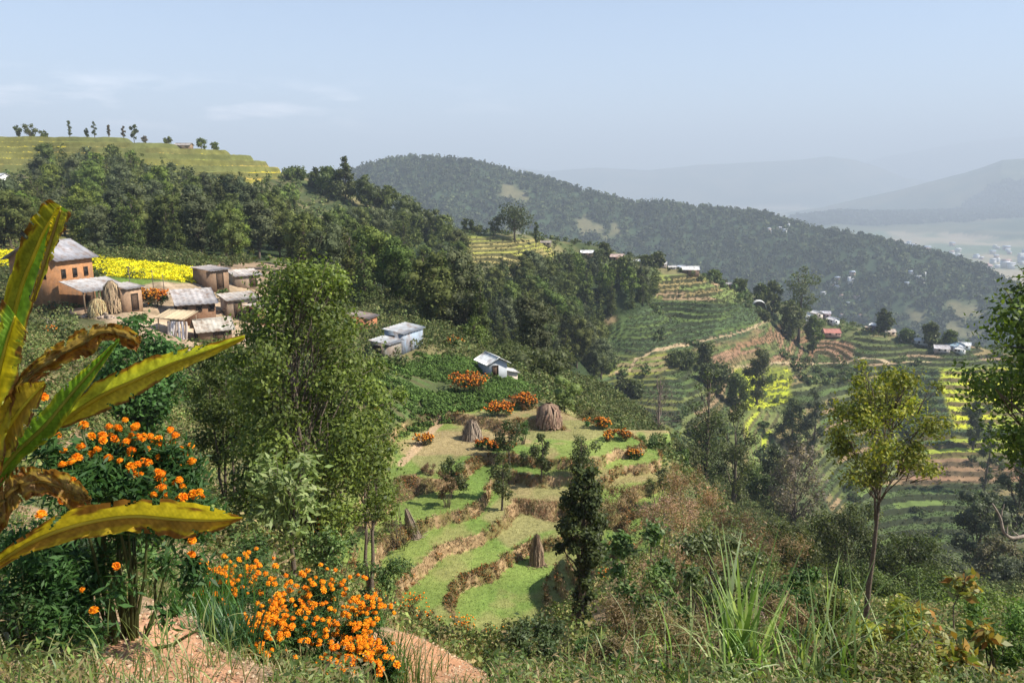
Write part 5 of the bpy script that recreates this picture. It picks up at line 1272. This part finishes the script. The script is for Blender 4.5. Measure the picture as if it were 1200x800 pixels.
def banana_leaf(e1, e2, Ys, fold, c1, c2, cm, ragged=.03, wr=.012, label=None, n=110, edge=BRN, dry=0., seed=1, name='leaf', crumple=0.0):
    """e1, e2: the two edges of the leaf as seen, Ys: its depth at both ends; fold: how far the midrib sinks behind the edges"""
    rg = np.random.default_rng(seed); E1 = spline(e1, n); E2 = spline(e2, n); M = 26
    f = np.linspace(0, 1, M); tt = np.linspace(0, 1, n)
    ph = fbm(tt * 22, tt * 0 + seed, 4, seed) - .5; ph2 = fbm(tt * 22, tt * 0 + seed + 9, 4, seed + 2) - .5
    V = np.zeros((n, M, 3)); C = np.zeros((n, M, 3))
    for i in range(n):
        Yc = Ys[0] + (Ys[1] - Ys[0]) * tt[i]
        for j in range(M):
            g = f[j]; gg = g + (ragged * 12 * ph[i] * (g - .5) if g > .5 else ragged * 12 * ph2[i] * (g - .5))
            u = E1[i, 0] * (1 - gg) + E2[i, 0] * gg; v = E1[i, 1] * (1 - gg) + E2[i, 1] * gg
            Yd = Yc + fold * (1 - abs(2 * g - 1)) ** .8 + .006 * math.sin(tt[i] * 160 + g * 4 + 6 * ph[i]) * abs(2 * g - 1)
            Yd += crumple * (fbm(np.array(tt[i] * 14.), np.array(g * 4.), 4, seed + 5) - .5)
            V[i, j] = wp(u, v, float(Yd))
    TT, FF = np.meshgrid(tt, f, indexing='ij')
    nz_ = fbm(TT * 9, FF * 5, 5, seed + 11); nz2 = fbm(TT * 60, FF * 3, 3, seed + 12)
    ed = np.abs(2 * FF - 1)
    base = np.where((FF < .5)[..., None], c1, c2)
    C = base * (.80 + .28 * nz2 + .12 * np.sin(TT * 420 + 30 * np.abs(FF - .5)))[..., None]
    k = sstep(.62, .95, ed + (nz_ - .5) * 1.1 + dry * .6)[..., None]; C = C * (1 - k) + (YEL * .6 + c1 * .4) * k
    k = sstep(.80, 1.0, ed * .85 + (nz_ - .5) * 1.3 + dry + .25 * (TT > .93))[..., None]; C = C * (1 - k) + edge * (.6 + .8 * nz2[..., None]) * k
    k = (1 - sstep(.02, .055, np.abs(FF - .5)))[..., None] * (1 - TT[..., None] * .6); C = C * (1 - k) + cm * k
    I = np.arange(n * M).reshape(n, M); Q = np.stack([I[:-1, :-1], I[:-1, 1:], I[1:, 1:], I[1:, :-1]], -1).reshape(-1, 4)
    org = np.array(banana.location)
    rib = V[:, M // 2 - 1:M // 2 + 1].mean(1) - org + np.array([0, -.004, 0])
    # the tears of the dry margin
    keep = np.ones(len(Q), bool); tear = (fbm(TT[:-1, :-1] * 45, FF[:-1, :-1] * .7, 2, seed + 21) > .80 - dry * .1) & (ed[:-1, :-1] > .72)
    for _ in range(int(5 + 10 * max(0, dry + .1))):      # wind splits running in from the margins
        i0 = rg.integers(4, n - 6); depth = rg.uniform(.35, .8); sg = rg.random() < .5
        dd_ = ed[:-1, :-1]; rowm = np.zeros(dd_.shape, bool); half = (FF[:-1, :-1] > .5) == sg
        for q_ in range(M - 1):
            for ii_ in range(n - 1):
                if dd_[ii_, q_] > depth and half[ii_, q_] and abs(ii_ - i0 - (dd_[ii_, q_] - depth) * 7) < .35 + (dd_[ii_, q_] - depth) * 1.6: rowm[ii_, q_] = True
        tear |= rowm
    keep &= ~tear.ravel()
    me = mesh_np(name, V.reshape(-1, 3) - org, Q[keep], M_BANANA, C.reshape(-1, 3), True)
    o = link(name, me, banana)
    rb = MB(); rb.tube(rib[::3], np.linspace(.0085, .002, len(rib[::3])), cm * .8 + np.array((.12, .13, .03)), 6); rb.build('midrib', M_LEAF, o, True)
    if label: o['label'] = label
    return o
# stem and leaf stalks
mb = MB(); g0 = float(gz(STEM[0], STEM[1])); org = np.array(banana.location)
mb.tube(np.array([[STEM[0], STEM[1], g0 - .2], [STEM[0] + .03, STEM[1], (g0 + STEM[2]) / 2], STEM + [0, 0, .1], STEM + [-.02, 0, .5]]) - org, [.13, .12, .09, .05], (.16, .18, .05), 12); mb.build('pseudostem', M_BARK, banana, True)
def stalk(end, C=(.26, .28, .05), r=.022):
    mb = MB(); e = np.array(end); t = np.linspace(0, 1, 10)[:, None]; s = STEM + [0, 0, .2]
    P = s + (e - s) * t; P[:, 2] += np.sin(t[:, 0] * math.pi) * .06
    mb.tube(P - org, np.linspace(r * 1.6, r * .8, 10), C, 7); mb.build('leaf_stalk', M_LEAF, banana, True)
banana_leaf([(-40, 560), (-16, 470), (-2, 385), (12, 322), (24, 285), (38, 256), (52, 236), (60, 234)], [(2, 585), (10, 500), (24, 415), (40, 352), (57, 315), (68, 285), (80, 262), (84, 250)], (2.3, 2.15), .07, OLV * 1.0, GRN * .9, YEL, label='upright half-folded olive leaf with frayed yellow tip', seed=1, dry=.16)
banana_leaf([(36, 352), (47, 310), (54, 280), (60, 255), (66, 242)], [(42, 352), (55, 316), (66, 288), (76, 262), (78, 250)], (2.12, 2.08), .02, YEL * 1.1, OLV, BRN, n=50, label='frayed yellow strip at the tip of the upright leaf', seed=21, dry=.12)
banana_leaf([(-50, 560), (-30, 470), (-12, 400), (4, 350)], [(0, 560), (14, 470), (26, 415), (33, 390)], (2.05, 2.0), .06, GRN * 1.2, YEL, YEL, label='short yellow-green leaf hugging the left edge', seed=2, n=70, dry=.1)
banana_leaf([(44, 508), (73, 482), (115, 446), (160, 425), (200, 413), (245, 402), (287, 392)], [(50, 512), (80, 500), (125, 480), (165, 462), (200, 440), (238, 422), (287, 398)], (2.3, 2.0), .05, np.array((.42, .42, .05)), np.array((.40, .30, .03)), YEL, label='yellow leaf pointing right across the shed roofs', seed=3, dry=.12)
banana_leaf([(-30, 580), (10, 525), (45, 485), (88, 441), (115, 418), (139, 396)], [(-20, 595), (25, 540), (63, 510), (92, 468), (118, 432), (141, 398)], (2.15, 2.0), .05, GRN * 1.15, GRN * .95, OLV, label='green ribbed leaf rising to the right', seed=4, dry=-.25, edge=OLV)
banana_leaf([(4, 470), (30, 432), (58, 408), (90, 388), (120, 379), (148, 382), (167, 396)], [(14, 478), (45, 446), (80, 426), (108, 415), (122, 398), (142, 404), (160, 412)], (2.25, 2.15), .08, TAN * .8, BRN * 1.8, TAN, label='withered brown leaf curled over at its tip', seed=5, dry=.4, edge=BRN * 1.3, crumple=.12)
banana_leaf([(-30, 520), (0, 478), (22, 452), (52, 446)], [(-20, 560), (12, 532), (34, 500), (54, 452)], (2.05, 2.0), .05, np.array((.42, .30, .04)), np.array((.34, .2, .03)), YEL, label='short yellow-brown leaf stub', seed=6, dry=.18, n=60)
banana_leaf([(-30, 672), (10, 640), (52, 612), (105, 592), (157, 584), (205, 586), (250, 594), (284, 605)], [(-24, 684), (20, 655), (60, 640), (105, 630), (157, 624), (205, 629), (246, 624), (284, 608)], (2.1, 1.9), .06, np.array((.50, .38, .03)), np.array((.30, .17, .03)), YEL, label='long drooping yellow and brown leaf across the marigolds', seed=7, dry=.24)
banana_leaf([(-30, 600), (-5, 566), (16, 550), (48, 548), (84, 558), (108, 582)], [(-20, 660), (5, 618), (24, 590), (56, 580), (84, 596), (106, 590)], (2.15, 2.1), .07, TAN * .85, TAN * .55, BRN * 2, label='dried pale brown leaf rolled at the lower left', seed=8, dry=.35, edge=BRN * 1.5, crumple=.12)
banana_leaf([(-30, 560), (-10, 505), (8, 470), (24, 448)], [(-10, 570), (10, 525), (28, 490), (50, 460)], (2.4, 2.35), .06, np.array((.32, .2, .04)), BRN * 1.6, OLV, seed=9, dry=.3, n=60, crumple=.06, label='brown ragged leaf behind the green one')
for e in (wp(-40, 560, 2.3), wp(-50, 560, 2.05), wp(44, 510, 2.3), wp(-26, 588, 2.15), wp(6, 474, 2.25), wp(-26, 540, 2.05), wp(-28, 678, 2.1), wp(-26, 630, 2.15)): stalk(e)

# ------------------------------------------------------------------ grasses, weeds and shrubs in front
def blades(mb, bases, L, w, lean, rg, pal, nseg=6, dirs=None, stiff=.5):
    n = len(bases); L = np.broadcast_to(np.asarray(L, float), (n,)) * rg.uniform(.6, 1.25, n)
    az = rg.uniform(0, 2 * math.pi, n) if dirs is None else dirs + rg.normal(size=n) * .5
    le = lean * rg.uniform(.3, 1.5, n); t = np.linspace(0, 1, nseg + 1)
    d = np.stack([np.cos(az), np.sin(az), 0 * az], 1); side = np.stack([-np.sin(az), np.cos(az), 0 * az], 1)
    hor = le[:, None] * t[None] ** 1.8; ver = np.sqrt(np.maximum(.02, 1 - np.minimum(1.6, le)[:, None] ** 2 * .35 * t[None] ** 2)) * t[None]
    drop = np.maximum(0, le[:, None] - .6) * t[None] ** 3 * .6
    C_ = bases[:, None] + L[:, None, None] * (d[:, None] * hor[..., None] + np.array([0, 0, 1.]) * (ver - drop)[..., None])
    W = (w * (1 - t ** 2.2) * np.minimum(1, .4 + 3 * t))[None, :, None] * side[:, None] * .5
    W = W * rg.uniform(.6, 1.3, n)[:, None, None]
    V = np.stack([C_ - W, C_ + W], 2).reshape(n, -1, 3)
    i = np.arange(n)[:, None, None] * (2 * (nseg + 1)) + (np.arange(nseg) * 2)[None, :, None]
    Q = (i + np.array([0, 1, 3, 2])[None, None]).reshape(-1, 4)
    pal = np.asarray(pal); cc = pal[rg.integers(0, len(pal), n)] * rg.uniform(.75, 1.25, n)[:, None]
    mb.add(V.reshape(-1, 3), Q=Q, C=np.repeat(cc, 2 * (nseg + 1), 0))
def scatter(mask_fn, n, y0, y1, x0=-1.0, x1=1.0, seed=1, lim=60):
    """points on the near ground, evenly dense as seen from above in bearing and log distance"""
    rg = np.random.default_rng(seed)
    yy = np.exp(rg.uniform(math.log(y0), math.log(y1), n)); a = rg.uniform(x0, x1, n); x = a * (yy + 2)
    z = gz(x, yy); u, v = proj(x, yy, z); k = mask_fn(x, yy, u, v) & (u > -lim) & (u < 1200 + lim)
    return np.stack([x, yy, z], 1)[k]
GP = [(.07, .13, .025), (.11, .19, .04), (.17, .23, .06), (.26, .27, .09)]
DP = [(.26, .20, .09), (.36, .28, .14), (.18, .16, .06), (.12, .14, .04)]
rg = np.random.default_rng(77)
soil = lambda x, y, u, v: ((v > 705) & (u > 105) & (u < 320)) | ((v > 740) & (u > 430) & (u < 580))
P = scatter(lambda x, y, u, v: ~soil(x, y, u, v) | (fbm(x * 2, y * 2, 3, 8) > .74), 11000, 2.2, 31, seed=1)
mb = MB(); k = 7
B = np.repeat(P, k, 0) + rg.normal(size=(len(P) * k, 3)) * np.array([.05, .05, 0]) * (1 + np.repeat(P[:, 1:2], k, 0) * .06)
blades(mb, B, .10 + .008 * B[:, 1], .012, .7, rg, GP + DP, 3)
mb.V[-1] = mb.V[-1]
tag(mb.build('meadow_grass', M_BLADE), 'patchy green and dry grass on the near slope', None, None, 'stuff')
# leafy weeds
P = scatter(lambda x, y, u, v: ~soil(x, y, u, v), 4200, 3.0, 31, seed=2)
mb = MB(); cen = P + np.array([0, 0, 1.]) * (.10 + .008 * P[:, 1:2]); rad = (.10 + .011 * P[:, 1]) * rg.uniform(.6, 1.5, len(P))
pick = rg.integers(0, 5, len(cen))
for q, (pl_, el_, sz_) in enumerate([([(.05, .08, .022), (.09, .14, .035)], .5, .038), ([(.11, .17, .035), (.18, .25, .06)], .4, .032), ([(.20, .16, .08), (.32, .23, .12)], .22, .05), ([(.09, .11, .035), (.16, .16, .055)], .6, .03), ([(.26, .30, .13), (.16, .22, .06)], .3, .04)]):
    cloud(mb, cen[pick == q], rad[pick == q], 24000, sz_, pl_, rg, el_, .2, .5, .6)
V = np.vstack(mb.V).reshape(-1, 4, 3); c0 = V[:, :1]; V[:] = c0 + (V - c0) * (1 + .06 * c0[..., 1:2]); mb.V = [V.reshape(-1, 3)]
tag(mb.build('leafy_weeds', M_LEAF), 'low leafy weeds covering the near slope', None, None, 'stuff')
# dry chips on the bare soil
P = scatter(lambda x, y, u, v: soil(x, y, u, v), 26000, 3.2, 22, -.75, .1, seed=3)
mb = MB(); nr_ = unit(rg.normal(size=(len(P), 3)) * .5 + [0, 0, 1.]); leaf_quads(mb, P + [0, 0, .012], nr_, .028 + .0015 * P[:, 1], [(.30, .19, .11), (.46, .31, .19), (.56, .42, .28), (.2, .12, .07)], rg, .6)
tag(mb.build('dry_litter', M_STRAW), 'dry leaves and clods on the bare soil', None, None, 'stuff')
# dry grass along the risers of the grass terraces
ii, jj = np.nonzero((mG > .45) & (TF > .5) & vis & (YG < 66)); kk = rg.choice(len(ii), 9000); ii, jj = ii[kk], jj[kk]
x = XG[ii, jj] + rg.normal(size=len(ii)) * .05; y = YG[ii, jj] + rg.normal(size=len(ii)) * .07; P = np.stack([x, y, gz(x, y) - .03], 1)
mb = MB(); B = np.repeat(P, 6, 0) + rg.normal(size=(len(P) * 6, 3)) * [.08, .08, 0]
blades(mb, B, .22, .026, .8, rg, [(.32, .22, .11), (.44, .32, .18), (.24, .15, .08), (.16, .17, .05), (.28, .13, .06)], 3)
tag(mb.build('riser_grass', M_STRAW), 'dry brown grass hanging over the banks of the grass terraces', None, None, 'stuff')
sel = P[fbm(x / 2.5, y / 2.5, 3, 6) > .52][:1500]
mb = MB(); cloud(mb, sel + [0, 0, .12], rg.uniform(.12, .32, len(sel)), 26000, .13, [(.06, .075, .025), (.12, .12, .04), (.34, .12, .035), (.10, .10, .035)], rg, .5, .2)
tag(mb.build('riser_weeds', M_FARLEAF), 'dark and russet weeds on the banks of the grass terraces', None, None, 'stuff')
# short sward on the treads
ii, jj = np.nonzero((mG > .45) & (TF < .5) & vis & (YG < 66)); kk = rg.choice(len(ii), 42000); ii, jj = ii[kk], jj[kk]
x = XG[ii, jj] + rg.normal(size=len(ii)) * .08; y = YG[ii, jj] + rg.normal(size=len(ii)) * .08; P = np.stack([x, y, gz(x, y) - .01], 1)
gc = Cg[ii, jj]
mb = MB(); blades(mb, P, .07, .035, .8, rg, [(1, 1, 1)], 2); mb.C[-1] = np.repeat(gc * rg.uniform(.75, 1.35, len(gc))[:, None], 6, 0)
tag(mb.build('sward', M_BLADE), 'short green sward growing on the terrace treads', None, None, 'stuff')

def shrub(label, u, vt, Y, wpx, pal, n=2600, size=.07, elong=.5, K=14, name='shrub', cat='shrub', stems=7, twig=(.12, .09, .06), squash=1., shell=.15, out=.5, dpt=None, group=None, vb=None, droop=0):
    P = at(u, Y) if vb is None else wp(u, vb, Y)
    g = float(gz(P[0], P[1])); P[2] = g
    h = max(.4, top_h(P, vt)); w = wpx * Y / F_PX; rg = np.random.default_rng(int(u * 13 + vt * 7))
    cen = np.stack([rg.uniform(-.38, .38, K) * w, rg.uniform(-.38, .38, K) * (dpt or w), rg.uniform(.15, .88, K) ** .8 * h], 1)
    r_ = rg.uniform(.14, .24, K) * w
    cen[:, 2] = np.minimum(cen[:, 2], h - r_ * .7)
    sb, cb = MB(), MB()
    for i in range(K):
        a = (cen[i, 0] * .3, cen[i, 1] * .3, -.15); limb(sb, a, cen[i], .012 * h ** .5 + .004, .004, rg, twig, 4, n=6, sag=.04)
        for _ in range(3):
            d = unit(rg.normal(size=3) + [0, 0, .6]); limb(sb, cen[i] * .9, cen[i] + d * r_[i] * 1.2, .006, .002, rg, twig, 3, n=4, sag=.0)
    cloud(cb, cen, np.stack([r_, r_, r_ * squash], 1), n, size, pal, rg, elong, shell, out, .5)
    t = empty(name, P); tag(t, label, cat, group); sb.build('stems', M_BARK, t); cb.build('leaves', M_LEAF, t); return t
PB1 = [(.04, .08, .02), (.07, .13, .03), (.12, .19, .05), (.22, .28, .11)]
PRU = [(.18, .10, .05), (.26, .17, .09), (.14, .12, .05), (.32, .22, .13)]
for a in [
 ('small green bush growing between the sheds', 262, 338, 82, 16, PB1, 700, .2, .45),
 ('dusty bush at the right end of the shed yard', 318, 335, 84, 30, [(.08, .1, .04), (.13, .14, .06)], 1400, .2, .45),
 ('green bush beside the doorway shed', 322, 360, 76, 22, PB1, 1000, .2, .45),
 ('yellowish bush at the back of the long shed', 237, 330, 88, 18, [(.3, .26, .05), (.12, .14, .04)], 700, .2, .45),
 ('low bush below the mud outhouse', 165, 368, 69, 22, PB1[:3], 1000, .17, .45),
 ('green hedge bush at the far right corner of the grass knoll', 785, 520, 60, 50, PB1[:3], 2600, .17, .45),
 ('dark hedge bush on the right rim of the grass knoll', 758, 512, 58, 36, PB1[:3], 2000, .16, .45),
 ('russet bush below the right rim of the grass knoll', 800, 548, 50, 60, [(.24, .13, .06), (.14, .13, .05), (.3, .2, .1)], 2600, .15, .35),
 ('leafy bush on the right rim beside the last plot', 772, 548, 49, 40, [(.08, .11, .03), (.13, .16, .05), (.2, .14, .07)], 2000, .15, .4),
 ('reddish bush at the back rim of the knoll by the haystack', 612, 462, 63, 34, [(.2, .1, .05), (.12, .12, .04), (.3, .16, .08)], 1600, .17, .4),
 ('olive bush at the back rim of the knoll', 690, 478, 64, 36, [(.1, .11, .035), (.16, .15, .05)], 1600, .17, .4),
 ('small green bush on the tan plot beside the haystack', 612, 492, 56, 20, PB1[:3], 900, .15, .4),
 ('tangled dry brown weeds left of the tall pale blades', 790, 705, 6.6, 130, [(.22, .15, .07), (.30, .21, .11), (.12, .13, .04), (.38, .30, .18)], 5200, .045, .22),
 ('dry straw-coloured weeds at the bottom centre right', 880, 735, 5.8, 120, [(.30, .24, .12), (.14, .18, .05), (.38, .32, .2)], 4200, .04, .22),
 ('brown seeding weeds right of the tall pale blades', 915, 690, 8.2, 90, [(.20, .13, .07), (.28, .2, .11), (.1, .12, .04)], 3600, .05, .25),
 ('weedy green bush with brown seed heads at the bottom right', 1040, 752, 5.2, 130, [(.12, .18, .04), (.2, .24, .07), (.28, .2, .1)], 4200, .04, .35),
 ('dark reddish leafy bush beside the upper left terrace', 524, 545, 46, 26, [(.08, .07, .03), (.18, .09, .05), (.07, .09, .03)], 1500, .13, .45),
 ('small reddish dry bush by the upper path', 501, 545, 50, 20, PRU, 900, .12, .4),
 ('reddish dry shrubs on the bank of the right grass terrace', 720, 566, 47, 70, [(.22, .09, .04), (.12, .11, .04), (.26, .16, .08)], 2200, .14, .4),
 ('broad-leaved green shrub right of the footpath bank', 752, 590, 15, 90, PB1, 2600, .13, .5),
 ('green shrub with silvery leaves in the middle of the scrub', 835, 628, 11, 120, [(.06, .09, .03), (.12, .16, .06), (.28, .31, .18)], 4200, .085, .38),
 ('dry russet scrub behind the silvery leaved shrub', 830, 560, 21, 170, [(.30, .15, .08), (.38, .23, .13), (.18, .15, .06), (.44, .30, .19)], 9000, .10, .22),
 ('dry reddish brushwood above the tall grass', 888, 585, 24, 100, PRU, 4200, .10, .2),
 ('pinkish dry brushwood left of the russet scrub', 780, 574, 25, 90, [(.36, .23, .16), (.44, .29, .2), (.24, .16, .09)], 3600, .12, .2),
 ('brown dry weeds on the bank beside the footpath', 745, 690, 9.5, 110, [(.22, .16, .08), (.30, .22, .12), (.10, .11, .04)], 5200, .05, .25),
 ('dry brown weeds at the bottom right of the footpath', 715, 735, 8.0, 90, [(.20, .14, .07), (.32, .24, .13), (.12, .12, .05)], 4200, .045, .25),
 ('leafy shrub on the left of the tall white-edged grass', 790, 660, 8.6, 110, PB1, 4200, .07, .4),
 ('dark leafy shrub low in front of the ravine', 930, 668, 10, 90, PB1[:3], 3000, .07, .45),
 ('olive shrub behind the arching grass blades', 985, 700, 8.6, 100, [(.06, .08, .02), (.12, .14, .035), (.2, .22, .05)], 3400, .06, .4),
 ('red-brown and yellow leaved shrub at the lower right', 1100, 692, 6.8, 130, [(.28, .10, .03), (.34, .24, .05), (.16, .2, .05), (.4, .36, .2)], 1500, .11, .42),
 ('yellow-green leaved shrub at the lower right', 1030, 716, 6.4, 110, [(.14, .18, .03), (.3, .28, .04), (.08, .12, .03)], 2400, .07, .42),
 ('fine-leaved bright green bush in the lower right corner', 1165, 712, 7.5, 110, [(.06, .12, .02), (.10, .18, .035), (.16, .24, .05)], 6500, .045, .45),
 ('dark leafy bush at the foot of the tall slim field tree', 628, 738, 12, 90, [(.04, .075, .025), (.08, .12, .045), (.15, .2, .09)], 3000, .09, .4),
 ('low bush between the soil mound and the dark leafy bush', 590, 765, 11, 60, PB1[:3], 1600, .07, .4),
 ('dark shrub under the large-leaved tree', 270, 640, 14, 120, PB1[:3], 4200, .09, .45),
 ('bushy weeds in the shade of the thin-stemmed tree', 220, 590, 17, 110, PB1, 3400, .10, .45),
 ('green bush at the foot of the large-leaved tree', 380, 620, 16, 90, PB1, 3000, .09, .45),
 ('leafy bank bush below the leafy lower tree', 445, 640, 24, 80, PB1, 2600, .12, .45),
 ('russet bush left of the straw cone', 470, 560, 42, 60, [(.08, .10, .03), (.14, .14, .05), (.2, .12, .05)], 1800, .16, .4),
 ('shaded green bush under the upright banana leaf', 35, 640, 6.5, 170, [(.025, .055, .015), (.045, .09, .025)], 5200, .08, .35),
 ('green bush behind the tall marigold plant', 150, 560, 9, 170, PB1[:3], 6000, .09, .4),
 ('mixed bush left of the village path', 60, 450, 36, 110, [(.07, .09, .03), (.12, .12, .05), (.2, .15, .08)], 4200, .15, .4),
 ('light green bush beside the village path', 110, 440, 30, 90, [(.08, .12, .04), (.14, .19, .07)], 3000, .13, .45),
 ('green bush at the bottom left corner', 30, 730, 4.6, 150, [(.06, .09, .03), (.12, .16, .06), (.2, .24, .1)], 3200, .04, .35),
 ('dark bush under the terrace corner', 690, 742, 16, 40, PB1[:3], 1200, .09, .45)]:
    lb, u, vt, Y, w_, pal, n, sz, el = a; shrub(lb, u, vt, Y, w_, pal, n, sz, el)
# tufts of tall grass
def grass_tuft(label, u, Y, n, L, w, pal, lean=.6, spread=.15, name='tall_grass', dirs=None):
    P = at(u, Y); rg = np.random.default_rng(int(u + n)); mb = MB()
    B = rg.normal(size=(n, 3)) * [spread, spread, 0]; mb_ = blades(mb, B, L, w, lean, rg, pal, 9, dirs)
    return tag(mb.build(name, M_BLADE, loc=P), label, 'grass')
def tl(u, v, Y): P = at(u, Y); return top_h(P, v)
GW = [(.16, .24, .06), (.26, .34, .12), (.42, .47, .26), (.10, .18, .04)]
grass_tuft('tall grass with pale broad blades rising highest in the lower centre right', 866, 5.6, 46, tl(845, 655, 5.6) * 1.0, .04, GW[1:3] + GW[:1], .3, .1)
grass_tuft('bright green grass tuft at the bottom below the tall pale blades', 850, 5.0, 70, tl(850, 735, 5.0), .016, [(.10, .18, .03), (.18, .28, .06), (.30, .34, .14)], .8, .3)
grass_tuft('arching thin grass blades in front of the ravine', 960, 5.2, 42, tl(960, 672, 5.2), .016, GW, .75, .16)
grass_tuft('sparse upright grass blades left of the yellow-green shrub', 1020, 5.4, 30, tl(1020, 700, 5.4), .016, GW, .5, .2)
grass_tuft('thin grass blades at the bottom under the dry weeds', 735, 5.6, 50, tl(735, 752, 5.6), .014, GW, .7, .25)
grass_tuft('thick dark green leek-like tuft left of the flowering bank', 262, 6.0, 300, tl(250, 708, 6.0), .02, [(.03, .08, .03), (.05, .12, .04), (.09, .18, .06)], .5, .15, 'leek_tuft')
grass_tuft('fine green grass tuft on the slope beside the marigolds', 228, 7.0, 260, tl(215, 665, 7.0), .014, [(.06, .13, .02), (.10, .2, .035)], .45, .22)
grass_tuft('yellow-green grass patch at the bottom left below the soil', 165, 3.5, 420, .2, .008, [(.2, .26, .08), (.3, .34, .14), (.14, .2, .05)], .8, .26)
grass_tuft('grass tuft between the marigolds and the soil mound', 468, 7.6, 220, tl(465, 745, 7.6), .014, [(.10, .18, .04), (.2, .26, .08), (.34, .32, .16)], .5, .2)
# bare branch at the right edge and pale stalk by the footpath
def branch(label, pts, r, C, name='bare_branch'):
    P = np.array([wp(*p) for p in pts]); mb = MB(); org_ = P[-1].copy(); Q = spline(P - org_, 24)
    mb.tube(Q, np.linspace(r * .35, r, 24), C, 6)
    for k_ in (5, 11, 16):
        e = Q[k_] + np.array([R.uniform(-.12, .05), 0, R.uniform(.05, .2)]); limb(mb, Q[k_], e, r * .4, r * .12, RNG, C, 4)
    return tag(mb.build(name, M_BARK, loc=org_, smooth=True), label, 'branch')
branch('pale bare crooked branch at the right edge over the slope', [(1163, 590, 9.), (1172, 606, 9.), (1176, 622, 9.), (1186, 630, 9.), (1204, 628, 9.2), (1222, 632, 10.4)], .03, (.26, .21, .17))
